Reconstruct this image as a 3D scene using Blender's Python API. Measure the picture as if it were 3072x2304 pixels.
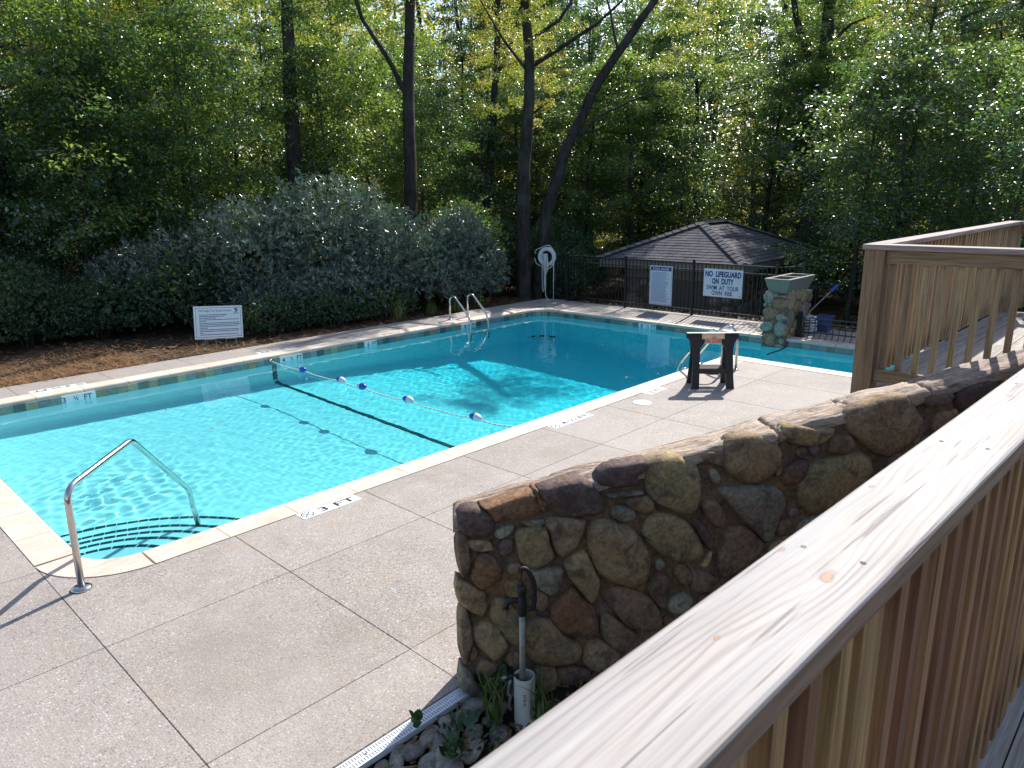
import bpy, bmesh, math, random
import numpy as np
from mathutils import Vector, Matrix, noise
sc = bpy.context.scene
for o in list(bpy.data.objects):
    bpy.data.objects.remove(o)
COL = sc.collection
rad = math.radians

# ---------------------------------------------------------------- camera
cd = bpy.data.cameras.new('camera')
cam = bpy.data.objects.new('camera', cd)
COL.objects.link(cam)
sc.camera = cam
cd.sensor_fit = 'HORIZONTAL'
cd.sensor_width = 36.0
cd.lens = 36.0 * 2191.6 / 3072
cd.clip_start = 0.02
cd.clip_end = 600
PITCH, ROLL, YAW = rad(14.4765), rad(-0.8156), rad(43.797)
fh = Vector((math.cos(YAW), math.sin(YAW), 0))
rt = Vector((math.sin(YAW), -math.cos(YAW), 0))
up0 = Vector((0, 0, 1))
fw = fh * math.cos(PITCH) - up0 * math.sin(PITCH)
u1 = up0 * math.cos(PITCH) + fh * math.sin(PITCH)
r2 = rt * math.cos(ROLL) + u1 * math.sin(ROLL)
u2 = -rt * math.sin(ROLL) + u1 * math.cos(ROLL)
cam.matrix_world = Matrix(((r2.x, u2.x, -fw.x, 0), (r2.y, u2.y, -fw.y, 0), (r2.z, u2.z, -fw.z, 2.72), (0, 0, 0, 1)))
cd.dof.use_dof = True
cd.dof.focus_distance = 8.5
cd.dof.aperture_fstop = 11

# ---------------------------------------------------------------- sky, sun, exposure
SUN_EL, SUN_AZ = rad(43.5), rad(15.5)          # azimuth from +X towards +Y
sun_dir = Vector((math.cos(SUN_EL) * math.cos(SUN_AZ), math.cos(SUN_EL) * math.sin(SUN_AZ), math.sin(SUN_EL)))
world = bpy.data.worlds.new('World')
sc.world = world
world.use_nodes = True
wt = world.node_tree
bg = wt.nodes['Background']
bg.inputs[1].default_value = 0.14
sky = wt.nodes.new('ShaderNodeTexSky')
sky.sky_type = 'NISHITA'
sky.sun_disc = False
sky.sun_elevation = SUN_EL
sky.sun_rotation = rad(90) - SUN_AZ
wt.links.new(sky.outputs[0], bg.inputs[0])
sl = bpy.data.lights.new('sun', 'SUN')
sl.energy = 4.7
sl.angle = rad(0.5)
sl.color = (1.0, 0.955, 0.89)
sun = bpy.data.objects.new('sun', sl)
COL.objects.link(sun)
sun.location = (40, 15, 60)
sun.rotation_euler = (-sun_dir).to_track_quat('-Z', 'Y').to_euler()
sl.cycles.is_caustics_light = True
sc.view_settings.view_transform = 'Standard'
sc.view_settings.look = 'None'
sc.view_settings.exposure = 0.55
sc.view_settings.gamma = 1
sc.view_settings.use_curve_mapping = False
cy = sc.cycles
cy.max_bounces = 12
cy.diffuse_bounces = 6
cy.glossy_bounces = 3
cy.transmission_bounces = 8
cy.transparent_max_bounces = 8
cy.caustics_reflective = False
cy.sample_clamp_indirect = 5
cy.use_denoising = True

# ---------------------------------------------------------------- small helpers
def V(*a):
    return Vector(a)

class MB:
    """collects shapes into one mesh"""
    def __init__(s):
        s.v = []; s.f = []; s.mi = []; s.cur = 0
    def add(s, vs, fs):
        n = len(s.v)
        s.v += [tuple(p) for p in vs]
        for f in fs:
            s.f.append(tuple(i + n for i in f)); s.mi.append(s.cur)
        return s
    def box(s, a, b):
        x0, y0, z0 = a; x1, y1, z1 = b
        return s.add([(x0,y0,z0),(x1,y0,z0),(x1,y1,z0),(x0,y1,z0),(x0,y0,z1),(x1,y0,z1),(x1,y1,z1),(x0,y1,z1)],
                     [(0,3,2,1),(4,5,6,7),(0,1,5,4),(1,2,6,5),(2,3,7,6),(3,0,4,7)])
    def obox(s, c, ex, ey, ez, hx, hy, hz):
        c = Vector(c); ex = Vector(ex)*hx; ey = Vector(ey)*hy; ez = Vector(ez)*hz
        P = [c-ex-ey-ez, c+ex-ey-ez, c+ex+ey-ez, c-ex+ey-ez, c-ex-ey+ez, c+ex-ey+ez, c+ex+ey+ez, c-ex+ey+ez]
        return s.add(P, [(0,3,2,1),(4,5,6,7),(0,1,5,4),(1,2,6,5),(2,3,7,6),(3,0,4,7)])
    def prism(s, o, ex, ey, ez, poly, d0, d1):
        o = Vector(o); ex = Vector(ex); ey = Vector(ey); ez = Vector(ez)
        n = len(poly)
        P = [o+ex*a+ey*b+ez*d0 for a, b in poly] + [o+ex*a+ey*b+ez*d1 for a, b in poly]
        F = [tuple(range(n))[::-1], tuple(range(n, 2*n))] + [(i, (i+1) % n, n+(i+1) % n, n+i) for i in range(n)]
        return s.add(P, F)
    def tube(s, path, r, n=8, caps=True):
        path = [Vector(p) for p in path]
        m = len(path)
        rr = r if hasattr(r, '__len__') else [r]*m
        vs = []; fs = []
        t0 = (path[1]-path[0]).normalized()
        a = t0.orthogonal().normalized()
        for i, p in enumerate(path):
            t = (path[min(i+1, m-1)]-path[max(i-1, 0)]).normalized()
            a = (a-t*a.dot(t)).normalized()
            b = t.cross(a)
            for k in range(n):
                an = 2*math.pi*k/n
                vs.append(p+(a*math.cos(an)+b*math.sin(an))*rr[i])
        for i in range(m-1):
            for k in range(n):
                k2 = (k+1) % n
                fs.append((i*n+k, i*n+k2, (i+1)*n+k2, (i+1)*n+k))
        if caps:
            fs.append(tuple(range(n))[::-1]); fs.append(tuple(range((m-1)*n, m*n)))
        return s.add(vs, fs)
    def lathe(s, c, axis, prof, n=16):
        """prof: list of (radius, height along axis)"""
        c = Vector(c); ax = Vector(axis).normalized()
        a = ax.orthogonal().normalized(); b = ax.cross(a)
        vs = []; fs = []
        for r, h in prof:
            for k in range(n):
                an = 2*math.pi*k/n
                vs.append(c+ax*h+(a*math.cos(an)+b*math.sin(an))*r)
        for i in range(len(prof)-1):
            for k in range(n):
                k2 = (k+1) % n
                fs.append((i*n+k, i*n+k2, (i+1)*n+k2, (i+1)*n+k))
        fs.append(tuple(range(n))[::-1]); m = len(prof); fs.append(tuple(range((m-1)*n, m*n)))
        return s.add(vs, fs)
    def mesh(s, name, mats, smooth=False):
        me = bpy.data.meshes.new(name)
        me.from_pydata(s.v, [], s.f)
        mats = mats if isinstance(mats, (list, tuple)) else [mats]
        for m in mats:
            me.materials.append(m)
        if len(mats) > 1:
            me.polygons.foreach_set('material_index', s.mi)
        if smooth:
            me.polygons.foreach_set('use_smooth', [True]*len(me.polygons))
        me.update()
        return me
    def build(s, name, mats, parent=None, smooth=False, bevel=0, **kw):
        return link(name, s.mesh(name, mats, smooth), parent, bevel=bevel, **kw)

def link(name, me, parent=None, loc=None, rot=None, bevel=0, kind=None, label=None):
    o = bpy.data.objects.new(name, me)
    COL.objects.link(o)
    if loc is not None: o.location = loc
    if rot is not None: o.rotation_euler = rot
    if parent is not None: adopt(o, parent)
    if bevel:
        md = o.modifiers.new('bevel', 'BEVEL'); md.width = bevel; md.segments = 2; md.limit_method = 'ANGLE'
    if kind: o['kind'] = kind
    if label: o['label'] = label
    return o

def adopt(o, parent):
    # children keep their own world placement: world matrix of a child is its own basis
    o.parent = parent
    o.matrix_parent_inverse = parent.matrix_basis.inverted()

def thing(name, label, cat, loc=(0, 0, 0), group=None):
    o = bpy.data.objects.new(name, None)
    COL.objects.link(o)
    o.location = loc
    o.empty_display_size = 0.1
    tag(o, label, cat, group)
    return o

def tag(o, label=None, cat=None, group=None, kind=None):
    if label: o['label'] = label
    if cat: o['category'] = cat
    if group: o['group'] = group
    if kind: o['kind'] = kind
    return o

def raw_mesh(name, verts, tris, mat, smooth=False):
    me = bpy.data.meshes.new(name)
    nv, nf = len(verts), len(tris)
    k = tris.shape[1]
    me.vertices.add(nv); me.vertices.foreach_set('co', np.ascontiguousarray(verts, dtype=np.float32).ravel())
    me.loops.add(nf*k); me.loops.foreach_set('vertex_index', np.ascontiguousarray(tris, dtype=np.int32).ravel())
    me.polygons.add(nf); me.polygons.foreach_set('loop_start', np.arange(0, nf*k, k, dtype=np.int32))
    if smooth: me.polygons.foreach_set('use_smooth', np.ones(nf, dtype=bool))
    me.materials.append(mat)
    me.update(calc_edges=True)
    me.validate()
    return me

# ---------------------------------------------------------------- materials
class NT:
    def __init__(s, name):
        s.m = bpy.data.materials.new(name); s.m.use_nodes = True
        s.t = s.m.node_tree; s.t.nodes.clear()
        s.out = s.n('ShaderNodeOutputMaterial')
        s._pos = None
    def n(s, typ, **kw):
        nd = s.t.nodes.new(typ)
        for k, v in kw.items(): setattr(nd, k, v)
        return nd
    def l(s, a, b):
        s.t.links.new(a, b)
    def set(s, sock, v):
        if hasattr(v, 'is_output'): s.l(v, sock)
        elif isinstance(v, (tuple, list)) and len(v) == 3 and sock.type == 'RGBA': sock.default_value = (*v, 1)
        else: sock.default_value = v
    @property
    def pos(s):
        if s._pos is None: s._pos = s.n('ShaderNodeNewGeometry').outputs['Position']
        return s._pos
    def map(s, vec, scale=(1, 1, 1), loc=(0, 0, 0), rot=(0, 0, 0)):
        m = s.n('ShaderNodeMapping'); s.l(vec, m.inputs[0])
        m.inputs[1].default_value = loc; m.inputs[2].default_value = rot; m.inputs[3].default_value = scale
        return m.outputs[0]
    def noise(s, vec, scale, detail=3, rough=.55, dist=0):
        n = s.n('ShaderNodeTexNoise'); s.l(vec, n.inputs['Vector'])
        n.inputs['Scale'].default_value = scale; n.inputs['Detail'].default_value = detail
        n.inputs['Roughness'].default_value = rough; n.inputs['Distortion'].default_value = dist
        return n.outputs[0]
    def vor(s, vec, scale, out='Distance', feature='F1', rnd=1):
        n = s.n('ShaderNodeTexVoronoi', feature=feature); s.l(vec, n.inputs['Vector'])
        n.inputs['Scale'].default_value = scale; n.inputs['Randomness'].default_value = rnd
        return n.outputs[out]
    def ramp(s, f, stops, interp='LINEAR'):
        r = s.n('ShaderNodeValToRGB'); s.l(f, r.inputs[0]); cr = r.color_ramp; cr.interpolation = interp
        while len(cr.elements) < len(stops): cr.elements.new(.5)
        for e, (p, c) in zip(cr.elements, stops):
            e.position = p; e.color = (*c, 1) if hasattr(c, '__len__') else (c, c, c, 1)
        return r.outputs[0]
    def mix(s, f, a, b, mode='MIX'):
        m = s.n('ShaderNodeMix', data_type='RGBA', blend_type=mode)
        s.set(m.inputs[0], f); s.set(m.inputs[6], a); s.set(m.inputs[7], b)
        return m.outputs[2]
    def math(s, op, a, b=0.0, c=0.0):
        m = s.n('ShaderNodeMath', operation=op)
        s.set(m.inputs[0], a); s.set(m.inputs[1], b); s.set(m.inputs[2], c)
        return m.outputs[0]
    def sep(s, v):
        n = s.n('ShaderNodeSeparateXYZ'); s.l(v, n.inputs[0]); return n.outputs
    def comb(s, x=0., y=0., z=0.):
        n = s.n('ShaderNodeCombineXYZ')
        for i, q in enumerate((x, y, z)): s.set(n.inputs[i], q)
        return n.outputs[0]
    def rnd(s):
        return s.n('ShaderNodeObjectInfo').outputs['Random']
    def hsv(s, col, h=.5, sat=1., v=1.):
        n = s.n('ShaderNodeHueSaturation'); s.set(n.inputs['Color'], col)
        s.set(n.inputs['Hue'], h); s.set(n.inputs['Saturation'], sat); s.set(n.inputs['Value'], v)
        return n.outputs[0]
    def bump(s, h, strength=.3, dist=.01):
        b = s.n('ShaderNodeBump'); s.l(h, b.inputs['Height'])
        b.inputs['Strength'].default_value = strength; b.inputs['Distance'].default_value = dist
        return b.outputs[0]
    def pbsdf(s, color, rough=.7, metal=0., spec=.5, normal=None):
        p = s.n('ShaderNodeBsdfPrincipled')
        s.set(p.inputs['Base Color'], color); s.set(p.inputs['Roughness'], rough)
        p.inputs['Metallic'].default_value = metal; p.inputs['Specular IOR Level'].default_value = spec
        if normal is not None: s.l(normal, p.inputs['Normal'])
        return p
    def done(s, shader):
        s.l(shader.outputs[0] if hasattr(shader, 'outputs') else shader, s.out.inputs[0]); return s.m

def flat(name, c, rough=.6, metal=0., spec=.5, var=.12, scale=6, bump=0, bscale=60, objvar=0.):
    t = NT(name)
    f = t.noise(t.pos, scale, 4)
    col = t.ramp(f, [(.3, tuple(q*(1-var) for q in c)), (.7, tuple(min(1, q*(1+var)) for q in c))])
    if objvar:
        r = t.rnd()
        col = t.hsv(col, v=t.math('MULTIPLY_ADD', r, objvar*2, 1-objvar))
    nm = t.bump(t.noise(t.pos, bscale, 3), bump, .004) if bump else None
    return t.done(t.pbsdf(col, rough, metal, spec, nm))

def m_aggregate():
    t = NT('exposed_aggregate')
    cellc = t.vor(t.pos, 72, 'Color'); d = t.vor(t.pos, 72)
    x = t.sep(cellc)
    peb = t.ramp(x[0], [(0, (.13, .11, .105)), (.2, (.27, .235, .22)), (.45, (.44, .395, .37)), (.62, (.53, .485, .46)), (.8, (.38, .30, .235)), (.92, (.72, .69, .66)), (1, (.34, .34, .37))])
    grout = t.ramp(d, [(.30, 0.), (.62, 1.)])
    col = t.mix(grout, peb, (.37, .325, .285))
    big = t.noise(t.pos, .9, 5, .6)
    col = t.mix(t.ramp(big, [(.35, 0.), (.7, .5)]), col, (.44, .385, .34), 'MIX')
    sp = t.noise(t.pos, 3.2, 3)
    col = t.hsv(col, v=t.math('MULTIPLY_ADD', sp, .30, .69), sat=.98)
    col = t.mix(t.ramp(t.noise(t.pos, .35, 2), [(.4, 0.), (.65, .35)]), col, (.40, .35, .32), 'MIX')
    # water stains and worn, dirtier patches
    st = t.noise(t.pos, .8, 6, .68, .6)
    col = t.mix(t.ramp(st, [(.50, 0.), (.64, .34)]), col, (.22, .185, .155))
    st2 = t.noise(t.map(t.pos, loc=(4, 9, 2)), 2.3, 5, .7, .4)
    col = t.mix(t.ramp(st2, [(.58, 0.), (.70, .3)]), col, (.36, .26, .16))
    col = t.hsv(col, v=t.math('MULTIPLY_ADD', t.rnd(), .12, .94))
    h = t.math('SUBTRACT', 1., d)
    return t.done(t.pbsdf(col, .72, 0, .35, t.bump(h, .55, .004)))

def m_stone(name, cols, rough=.85, bscale=30, spec=.3, lich=.35, layered=False, warm=1.1):
    t = NT(name)
    p = t.map(t.pos, loc=(3.1, 1.7, .4))
    if layered: p = t.map(t.map(t.pos, rot=(0, 0, rad(31))), (.55, 3.2, 3.2))
    f = t.noise(p, 5.5, 6, .62, .6)
    g = t.noise(p, 42, 4, .7)
    n = len(cols)
    col = t.ramp(f, [(.28+.44*i/(n-1), c) for i, c in enumerate(cols)])
    col = t.mix(t.ramp(g, [(.38, .55), (.6, 0.)]), col, tuple(q*.42 for q in cols[0]))
    li = t.noise(p, 13, 5, .7)
    col = t.mix(t.ramp(li, [(.58, 0.), (.72, lich)]), col, (.36, .34, .25))
    r = t.rnd()
    rust = t.noise(p, 4.6, 5, .7, .8)
    col = t.mix(t.ramp(rust, [(.55, 0.), (.70, .55)]), col, (.34, .20, .085))
    stain = t.noise(t.map(p, (1, 1, 1), (9, 2, 5)), 7.5, 6, .75, .5)
    col = t.mix(t.ramp(stain, [(.36, .75), (.50, 0.)]), col, (.055, .045, .038))
    col = t.hsv(col, h=t.math('MULTIPLY_ADD', r, .022, .482), v=t.math('MULTIPLY_ADD', r, .6, 1.05), sat=warm)
    h = t.math('ADD', t.noise(p, bscale, 6, .65), t.math('MULTIPLY', g, .35))
    return t.done(t.pbsdf(col, rough, 0, spec, t.bump(h, .75, .012)))

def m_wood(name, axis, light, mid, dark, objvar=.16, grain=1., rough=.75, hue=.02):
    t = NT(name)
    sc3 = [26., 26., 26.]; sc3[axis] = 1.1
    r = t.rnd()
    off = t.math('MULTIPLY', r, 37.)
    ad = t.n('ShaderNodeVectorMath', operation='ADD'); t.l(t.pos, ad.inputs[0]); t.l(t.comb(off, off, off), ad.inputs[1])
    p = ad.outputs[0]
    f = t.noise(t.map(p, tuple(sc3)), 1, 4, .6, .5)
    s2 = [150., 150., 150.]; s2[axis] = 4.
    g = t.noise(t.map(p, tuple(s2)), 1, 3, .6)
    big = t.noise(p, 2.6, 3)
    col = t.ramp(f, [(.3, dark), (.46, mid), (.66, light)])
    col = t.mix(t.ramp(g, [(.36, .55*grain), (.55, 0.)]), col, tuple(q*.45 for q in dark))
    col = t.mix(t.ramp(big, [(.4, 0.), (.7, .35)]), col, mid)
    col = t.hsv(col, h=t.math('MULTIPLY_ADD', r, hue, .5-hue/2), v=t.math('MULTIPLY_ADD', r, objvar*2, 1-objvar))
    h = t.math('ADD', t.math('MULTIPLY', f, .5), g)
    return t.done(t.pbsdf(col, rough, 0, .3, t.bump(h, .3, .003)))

def m_cap(name, knots, y0, slope):
    """weathered pale board seen close up: grain along X, rings that swirl round knots"""
    t = NT(name)
    X = t.sep(t.pos)
    yy = t.math('ADD', X[1], t.math('MULTIPLY', X[0], -slope))
    ring = t.math('MULTIPLY', yy, 1.0)
    warp = t.noise(t.comb(t.math('MULTIPLY', X[0], 1.3), t.math('MULTIPLY', yy, 9.), 0.), 1, 2, .5)
    ring = t.math('ADD', ring, t.math('MULTIPLY', t.math('SUBTRACT', warp, .5), .075))
    kd = None
    for kx, ky, amp, sz in knots:
        dx = t.math('MULTIPLY', t.math('SUBTRACT', X[0], kx), 1/(sz*4.2)); dy = t.math('MULTIPLY', t.math('SUBTRACT', X[1], ky), 1/sz)
        d2 = t.math('ADD', t.math('MULTIPLY', dx, dx), t.math('MULTIPLY', dy, dy))
        e = t.math('DIVIDE', 1., t.math('ADD', 1., d2))
        ring = t.math('ADD', ring, t.math('MULTIPLY', e, amp))
        dx2 = t.math('MULTIPLY', t.math('SUBTRACT', X[0], kx), 1/(sz*.75)); dy2 = t.math('MULTIPLY', t.math('SUBTRACT', X[1], ky), 1/(sz*.34))
        nn = t.math('MULTIPLY', t.math('SUBTRACT', t.noise(t.pos, 60, 2), .5), 1.3)
        dd = t.math('ADD', t.math('SQRT', t.math('ADD', t.math('MULTIPLY', dx2, dx2), t.math('MULTIPLY', dy2, dy2))), nn)
        kd = dd if kd is None else t.math('MINIMUM', kd, dd)
    s1 = t.math('SINE', t.math('MULTIPLY', ring, 520.))
    s2 = t.math('SINE', t.math('MULTIPLY', ring, 1130.))
    fib = t.noise(t.comb(t.math('MULTIPLY', X[0], 5.), t.math('MULTIPLY', yy, 420.), 0.), 1, 3, .6)
    fib2 = t.noise(t.comb(t.math('MULTIPLY', X[0], 2.2), t.math('MULTIPLY', yy, 95.), 3.), 1, 3, .6)
    tone = t.noise(t.comb(t.math('MULTIPLY', X[0], 2.), t.math('MULTIPLY', yy, 14.), 7.), 1, 3, .6)
    vis = t.ramp(t.noise(t.comb(t.math('MULTIPLY', X[0], 2.5), t.math('MULTIPLY', yy, 22.), 1.), 1, 2), [(.36, .06), (.62, 1.)])
    base = t.ramp(tone, [(.3, (.30, .27, .24)), (.5, (.39, .36, .33)), (.7, (.445, .425, .41))])
    gry = t.noise(t.comb(t.math('MULTIPLY', X[0], 1.1), t.math('MULTIPLY', yy, 17.), 4.), 1, 4, .65)
    base = t.mix(t.ramp(gry, [(.46, 0.), (.62, .6)]), base, (.30, .30, .315))
    ln = t.math('MULTIPLY', t.ramp(t.math('MULTIPLY_ADD', s1, .5, .5), [(.58, 0.), (.95, 1.)]), vis)
    col = t.mix(t.math('MULTIPLY', ln, .75), base, (.25, .215, .20))
    col = t.mix(t.ramp(fib, [(.40, .5), (.54, 0.)]), col, (.29, .25, .23))
    crack = t.ramp(fib2, [(.33, 1.), (.375, 0.)])
    col = t.mix(t.math('MULTIPLY', crack, .8), col, (.17, .14, .125))
    kin = t.ramp(kd, [(.55, 1.), (.8, 0.)]); krim = t.ramp(kd, [(.5, 0.), (.75, 1.), (1.05, .55), (2.2, 0.)])
    col = t.mix(t.math('MULTIPLY', krim, .7), col, (.27, .215, .17))
    col = t.mix(kin, col, (.36, .22, .14))
    h = t.math('ADD', t.math('MULTIPLY', ln, -.5), t.math('ADD', t.math('MULTIPLY', crack, -1.2), t.math('MULTIPLY', fib, .4)))
    h = t.math('ADD', h, t.math('MULTIPLY', krim, -.8))
    return t.done(t.pbsdf(col, .62, 0, .35, t.bump(h, .4, .002)))

def m_leaf(name, greens, trans, tfac=.4, rough=.4, spec=.5, gloss=None):
    """greens / trans: colour stops picked per leaf"""
    t = NT(name)
    g = t.n('ShaderNodeNewGeometry'); r = g.outputs['Random Per Island']
    n = len(greens)
    o = t.rnd()
    cl = t.noise(t.pos, .55, 2)
    f = t.math('ADD', t.math('MULTIPLY', r, .62), t.math('ADD', t.math('MULTIPLY_ADD', o, .3, -.15), t.math('MULTIPLY_ADD', cl, .9, -.27)))
    c = t.ramp(f, [(i/(n-1), q) for i, q in enumerate(greens)])
    c2 = t.ramp(f, [(i/(len(trans)-1), q) for i, q in enumerate(trans)])
    p = t.pbsdf(c, rough, 0, spec)
    tr = t.n('ShaderNodeBsdfTranslucent'); t.l(c2, tr.inputs[0])
    mx = t.n('ShaderNodeMixShader'); mx.inputs[0].default_value = tfac
    t.l(p.outputs[0], mx.inputs[1]); t.l(tr.outputs[0], mx.inputs[2])
    return t.done(mx)

def m_bark(name, c):
    t = NT(name)
    f = t.noise(t.map(t.pos, (9, 9, 1.6)), 1, 6, .65, .4)
    col = t.ramp(f, [(.3, tuple(q*.4 for q in c)), (.5, c), (.72, tuple(min(1, q*1.7) for q in c))])
    col = t.mix(t.ramp(t.noise(t.pos, 1.7, 3), [(.5, 0.), (.75, .4)]), col, (.12, .125, .10))
    return t.done(t.pbsdf(col, .9, 0, .2, t.bump(f, .9, .03)))

def m_water():
    t = NT('pool_water')
    p = t.n('ShaderNodeBsdfPrincipled')
    x = t.sep(t.pos)[0]
    # the water column is deeper towards the far end, so it filters more red there
    d = t.n('ShaderNodeMapRange'); t.l(x, d.inputs[0])
    for i, q in enumerate((1.4, 12.0, 0., 1.)): d.inputs[i+1].default_value = q
    t.l(t.ramp(d.outputs[0], [(0, (.28, .93, .99)), (.42, (.19, .91, .98)), (.62, (.09, .86, .96)), (.85, (.025, .76, .93)), (1, (.018, .73, .91))]), p.inputs['Base Color'])
    p.inputs['Transmission Weight'].default_value = 1; p.inputs['IOR'].default_value = 1.33; p.inputs['Roughness'].default_value = 0
    return t.done(p)

def m_tile(name, c, c2):
    t = NT(name)
    f = t.noise(t.map(t.pos, (7, 7, 16)), 1, 5, .65, 1.2)
    col = t.ramp(f, [(.32, c), (.62, c2)])
    r = t.rnd()
    col = t.hsv(col, v=t.math('MULTIPLY_ADD', r, .5, .75))
    return t.done(t.pbsdf(col, .35, 0, .5, t.bump(f, .3, .004)))

def m_travertine():
    t = NT('coping_travertine')
    f = t.noise(t.map(t.pos, (3, 3, 3)), 1, 5, .6)
    v = t.noise(t.map(t.pos, (4, 24, 24)), 1, 4, .7, .8)
    col = t.ramp(f, [(.3, (.62, .485, .38)), (.5, (.69, .57, .465)), (.72, (.71, .62, .54))])
    col = t.mix(t.ramp(v, [(.34, .5), (.46, 0.)]), col, (.45, .34, .26))
    col = t.hsv(col, h=t.math('MULTIPLY_ADD', t.rnd(), .014, .493), v=t.math('MULTIPLY_ADD', t.rnd(), .14, .93))
    return t.done(t.pbsdf(col, .6, 0, .35, t.bump(v, .2, .003)))

def m_ground():
    t = NT('forest_floor')
    a = t.noise(t.pos, 1.3, 6, .7); b = t.noise(t.map(t.pos, (30, 8, 30)), 1, 4, .7, 1.5)
    col = t.ramp(a, [(.3, (.035, .026, .018)), (.5, (.10, .068, .042)), (.7, (.17, .11, .065))])
    col = t.mix(t.ramp(b, [(.4, .7), (.6, 0.)]), col, (.03, .022, .016))
    return t.done(t.pbsdf(col, .95, 0, .1, t.bump(b, .8, .03)))

M = {}
M['agg'] = m_aggregate()
M['trav'] = m_travertine()
M['joint'] = flat('joint_mortar', (.27, .235, .205), .95)
M['plaster'] = flat('pool_plaster', (.86, .92, .95), .75, 0, .2, .02, 1.5)
M['water'] = m_water()
M['tile'] = [m_tile('slate_tile_%s' % k, a, b) for k, a, b in (
    ('green', (.13, .17, .15), (.23, .25, .20)), ('grey', (.16, .19, .20), (.26, .28, .27)), ('brown', (.22, .145, .09), (.36, .26, .17)),
    ('tan', (.30, .24, .15), (.40, .33, .22)), ('dark', (.05, .065, .07), (.12, .13, .12)))]
M['wtile'] = flat('white_tile', (.78, .80, .80), .3, 0, .5, .03)
M['dtile'] = flat('dark_blue_tile', (.035, .05, .07), .25, 0, .5, .2)
M['ink'] = flat('black_print', (.012, .012, .014), .5)
M['steel'] = flat('stainless_steel', (.62, .60, .57), .16, 1.0, .5, .06, 20)
M['black'] = flat('black_aluminium', (.012, .012, .013), .38, 0, .5)
M['plastic'] = flat('black_plastic', (.02, .02, .022), .45, 0, .5, .15, 12, .15)
M['signw'] = flat('white_sign', (.66, .69, .73), .4, 0, .5, .02)
M['navy'] = flat('navy_print', (.010, .018, .17), .45)
M['bluep'] = flat('faded_blue_print', (.10, .15, .36), .5)
M['red'] = flat('red_print', (.62, .03, .012), .5)
M['orange'] = flat('orange_print', (.75, .22, .06), .5)
M['board'] = flat('painted_plywood', (.74, .62, .42), .6, 0, .4, .08)
M['white'] = flat('white_plastic', (.62, .64, .67), .4, 0, .5, .05)
M['rope'] = flat('white_rope', (.70, .69, .66), .8, 0, .2, .25, 90, .3, 200)
M['bluepl'] = flat('blue_plastic', (.015, .07, .42), .35, 0, .5, .08)
M['crate'] = flat('blue_crate_plastic', (.06, .10, .27), .5, 0, .4, .1)
M['pvc'] = flat('white_pvc', (.62, .61, .56), .45, 0, .4, .08, 4)
M['galv'] = flat('galvanised_pipe', (.30, .32, .29), .45, .6, .5, .25, 30)
M['iron'] = flat('cast_iron', (.04, .036, .032), .6, .3, .4, .4, 40, .4, 90)
M['brass'] = flat('old_brass', (.32, .20, .09), .4, .8, .5, .3, 40)
M['planter'] = flat('sage_planter', (.205, .21, .175), .7, 0, .3, .06, 5, .15)
M['soil'] = flat('dark_soil', (.035, .028, .02), .95, 0, .1, .4, 30, .6, 60)
M['mortar'] = m_stone('wall_mortar', [(.10, .075, .05), (.16, .122, .085), (.22, .17, .12)], .95, 60, .1, .15)
M['st'] = {
    'd': m_stone('dark_fieldstone', [(.07, .05, .045), (.14, .10, .085), (.20, .15, .12)]),
    'r': m_stone('rust_fieldstone', [(.14, .085, .055), (.25, .145, .08), (.24, .16, .105)]),
    'o': m_stone('olive_fieldstone', [(.18, .145, .08), (.30, .245, .14), (.36, .27, .13)]),
    'b': m_stone('brown_fieldstone', [(.15, .105, .065), (.25, .18, .115), (.33, .25, .16)]),
    't': m_stone('tan_fieldstone', [(.22, .16, .09), (.33, .26, .16), (.38, .27, .13)]),
    'g': m_stone('grey_fieldstone', [(.17, .155, .12), (.26, .24, .18), (.32, .29, .22)]),
    'y': m_stone('yellow_fieldstone', [(.36, .28, .15), (.50, .40, .23), (.42, .31, .17)]),
    'p': m_stone('pool_tinted_fieldstone', [(.17, .165, .13), (.26, .25, .20), (.32, .305, .25)], warm=.85),  # greenish light reflected from the pool is put into this stone colour
    'v': m_stone('grey_purple_fieldstone', [(.12, .10, .10), (.20, .17, .165), (.25, .21, .19)]),
}
M['cap'] = m_stone('cap_flagstone', [(.20, .14, .10), (.35, .275, .21), (.45, .375, .31)], .75, 14, .4, .1, True)
M['river'] = m_stone('river_rock', [(.15, .14, .12), (.23, .21, .175), (.31, .29, .25)], .7, 6, .35, .1)
M['gravel'] = m_stone('gravel_mix', [(.20, .17, .14), (.36, .31, .26), (.50, .45, .40)], .8, 30, .2, .1)
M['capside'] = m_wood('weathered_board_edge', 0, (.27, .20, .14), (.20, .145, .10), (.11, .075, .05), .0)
M['wx'] = m_wood('pine_board_lengthwise', 0, (.42, .315, .19), (.32, .23, .13), (.19, .125, .07))
M['wy'] = m_wood('pine_board_crosswise', 1, (.42, .315, .19), (.32, .23, .13), (.19, .125, .07))
M['wz'] = m_wood('pine_upright', 2, (.35, .215, .105), (.25, .145, .068), (.13, .07, .032), .34, 1., .75, .04)
M['wzd'] = m_wood('deck_upright', 2, (.46, .34, .20), (.35, .25, .14), (.20, .135, .075), .24, 1., .75, .03)
M['deckw'] = m_wood('weathered_deck_board', 0, (.46, .40, .36), (.37, .32, .28), (.24, .20, .17), .1)
M['capy'] = m_wood('weathered_cap_crosswise', 1, (.47, .40, .37), (.38, .31, .28), (.24, .18, .16), .06)
M['capx'] = m_wood('weathered_cap_lengthwise', 0, (.47, .40, .37), (.38, .31, .28), (.24, .18, .16), .06)
M['shingle'] = flat('grey_shingle', (.10, .098, .112), .9, 0, .2, .3, 3, .5, 120)
M['taupe'] = flat('taupe_paint', (.20, .175, .155), .7, 0, .3, .08)
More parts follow.
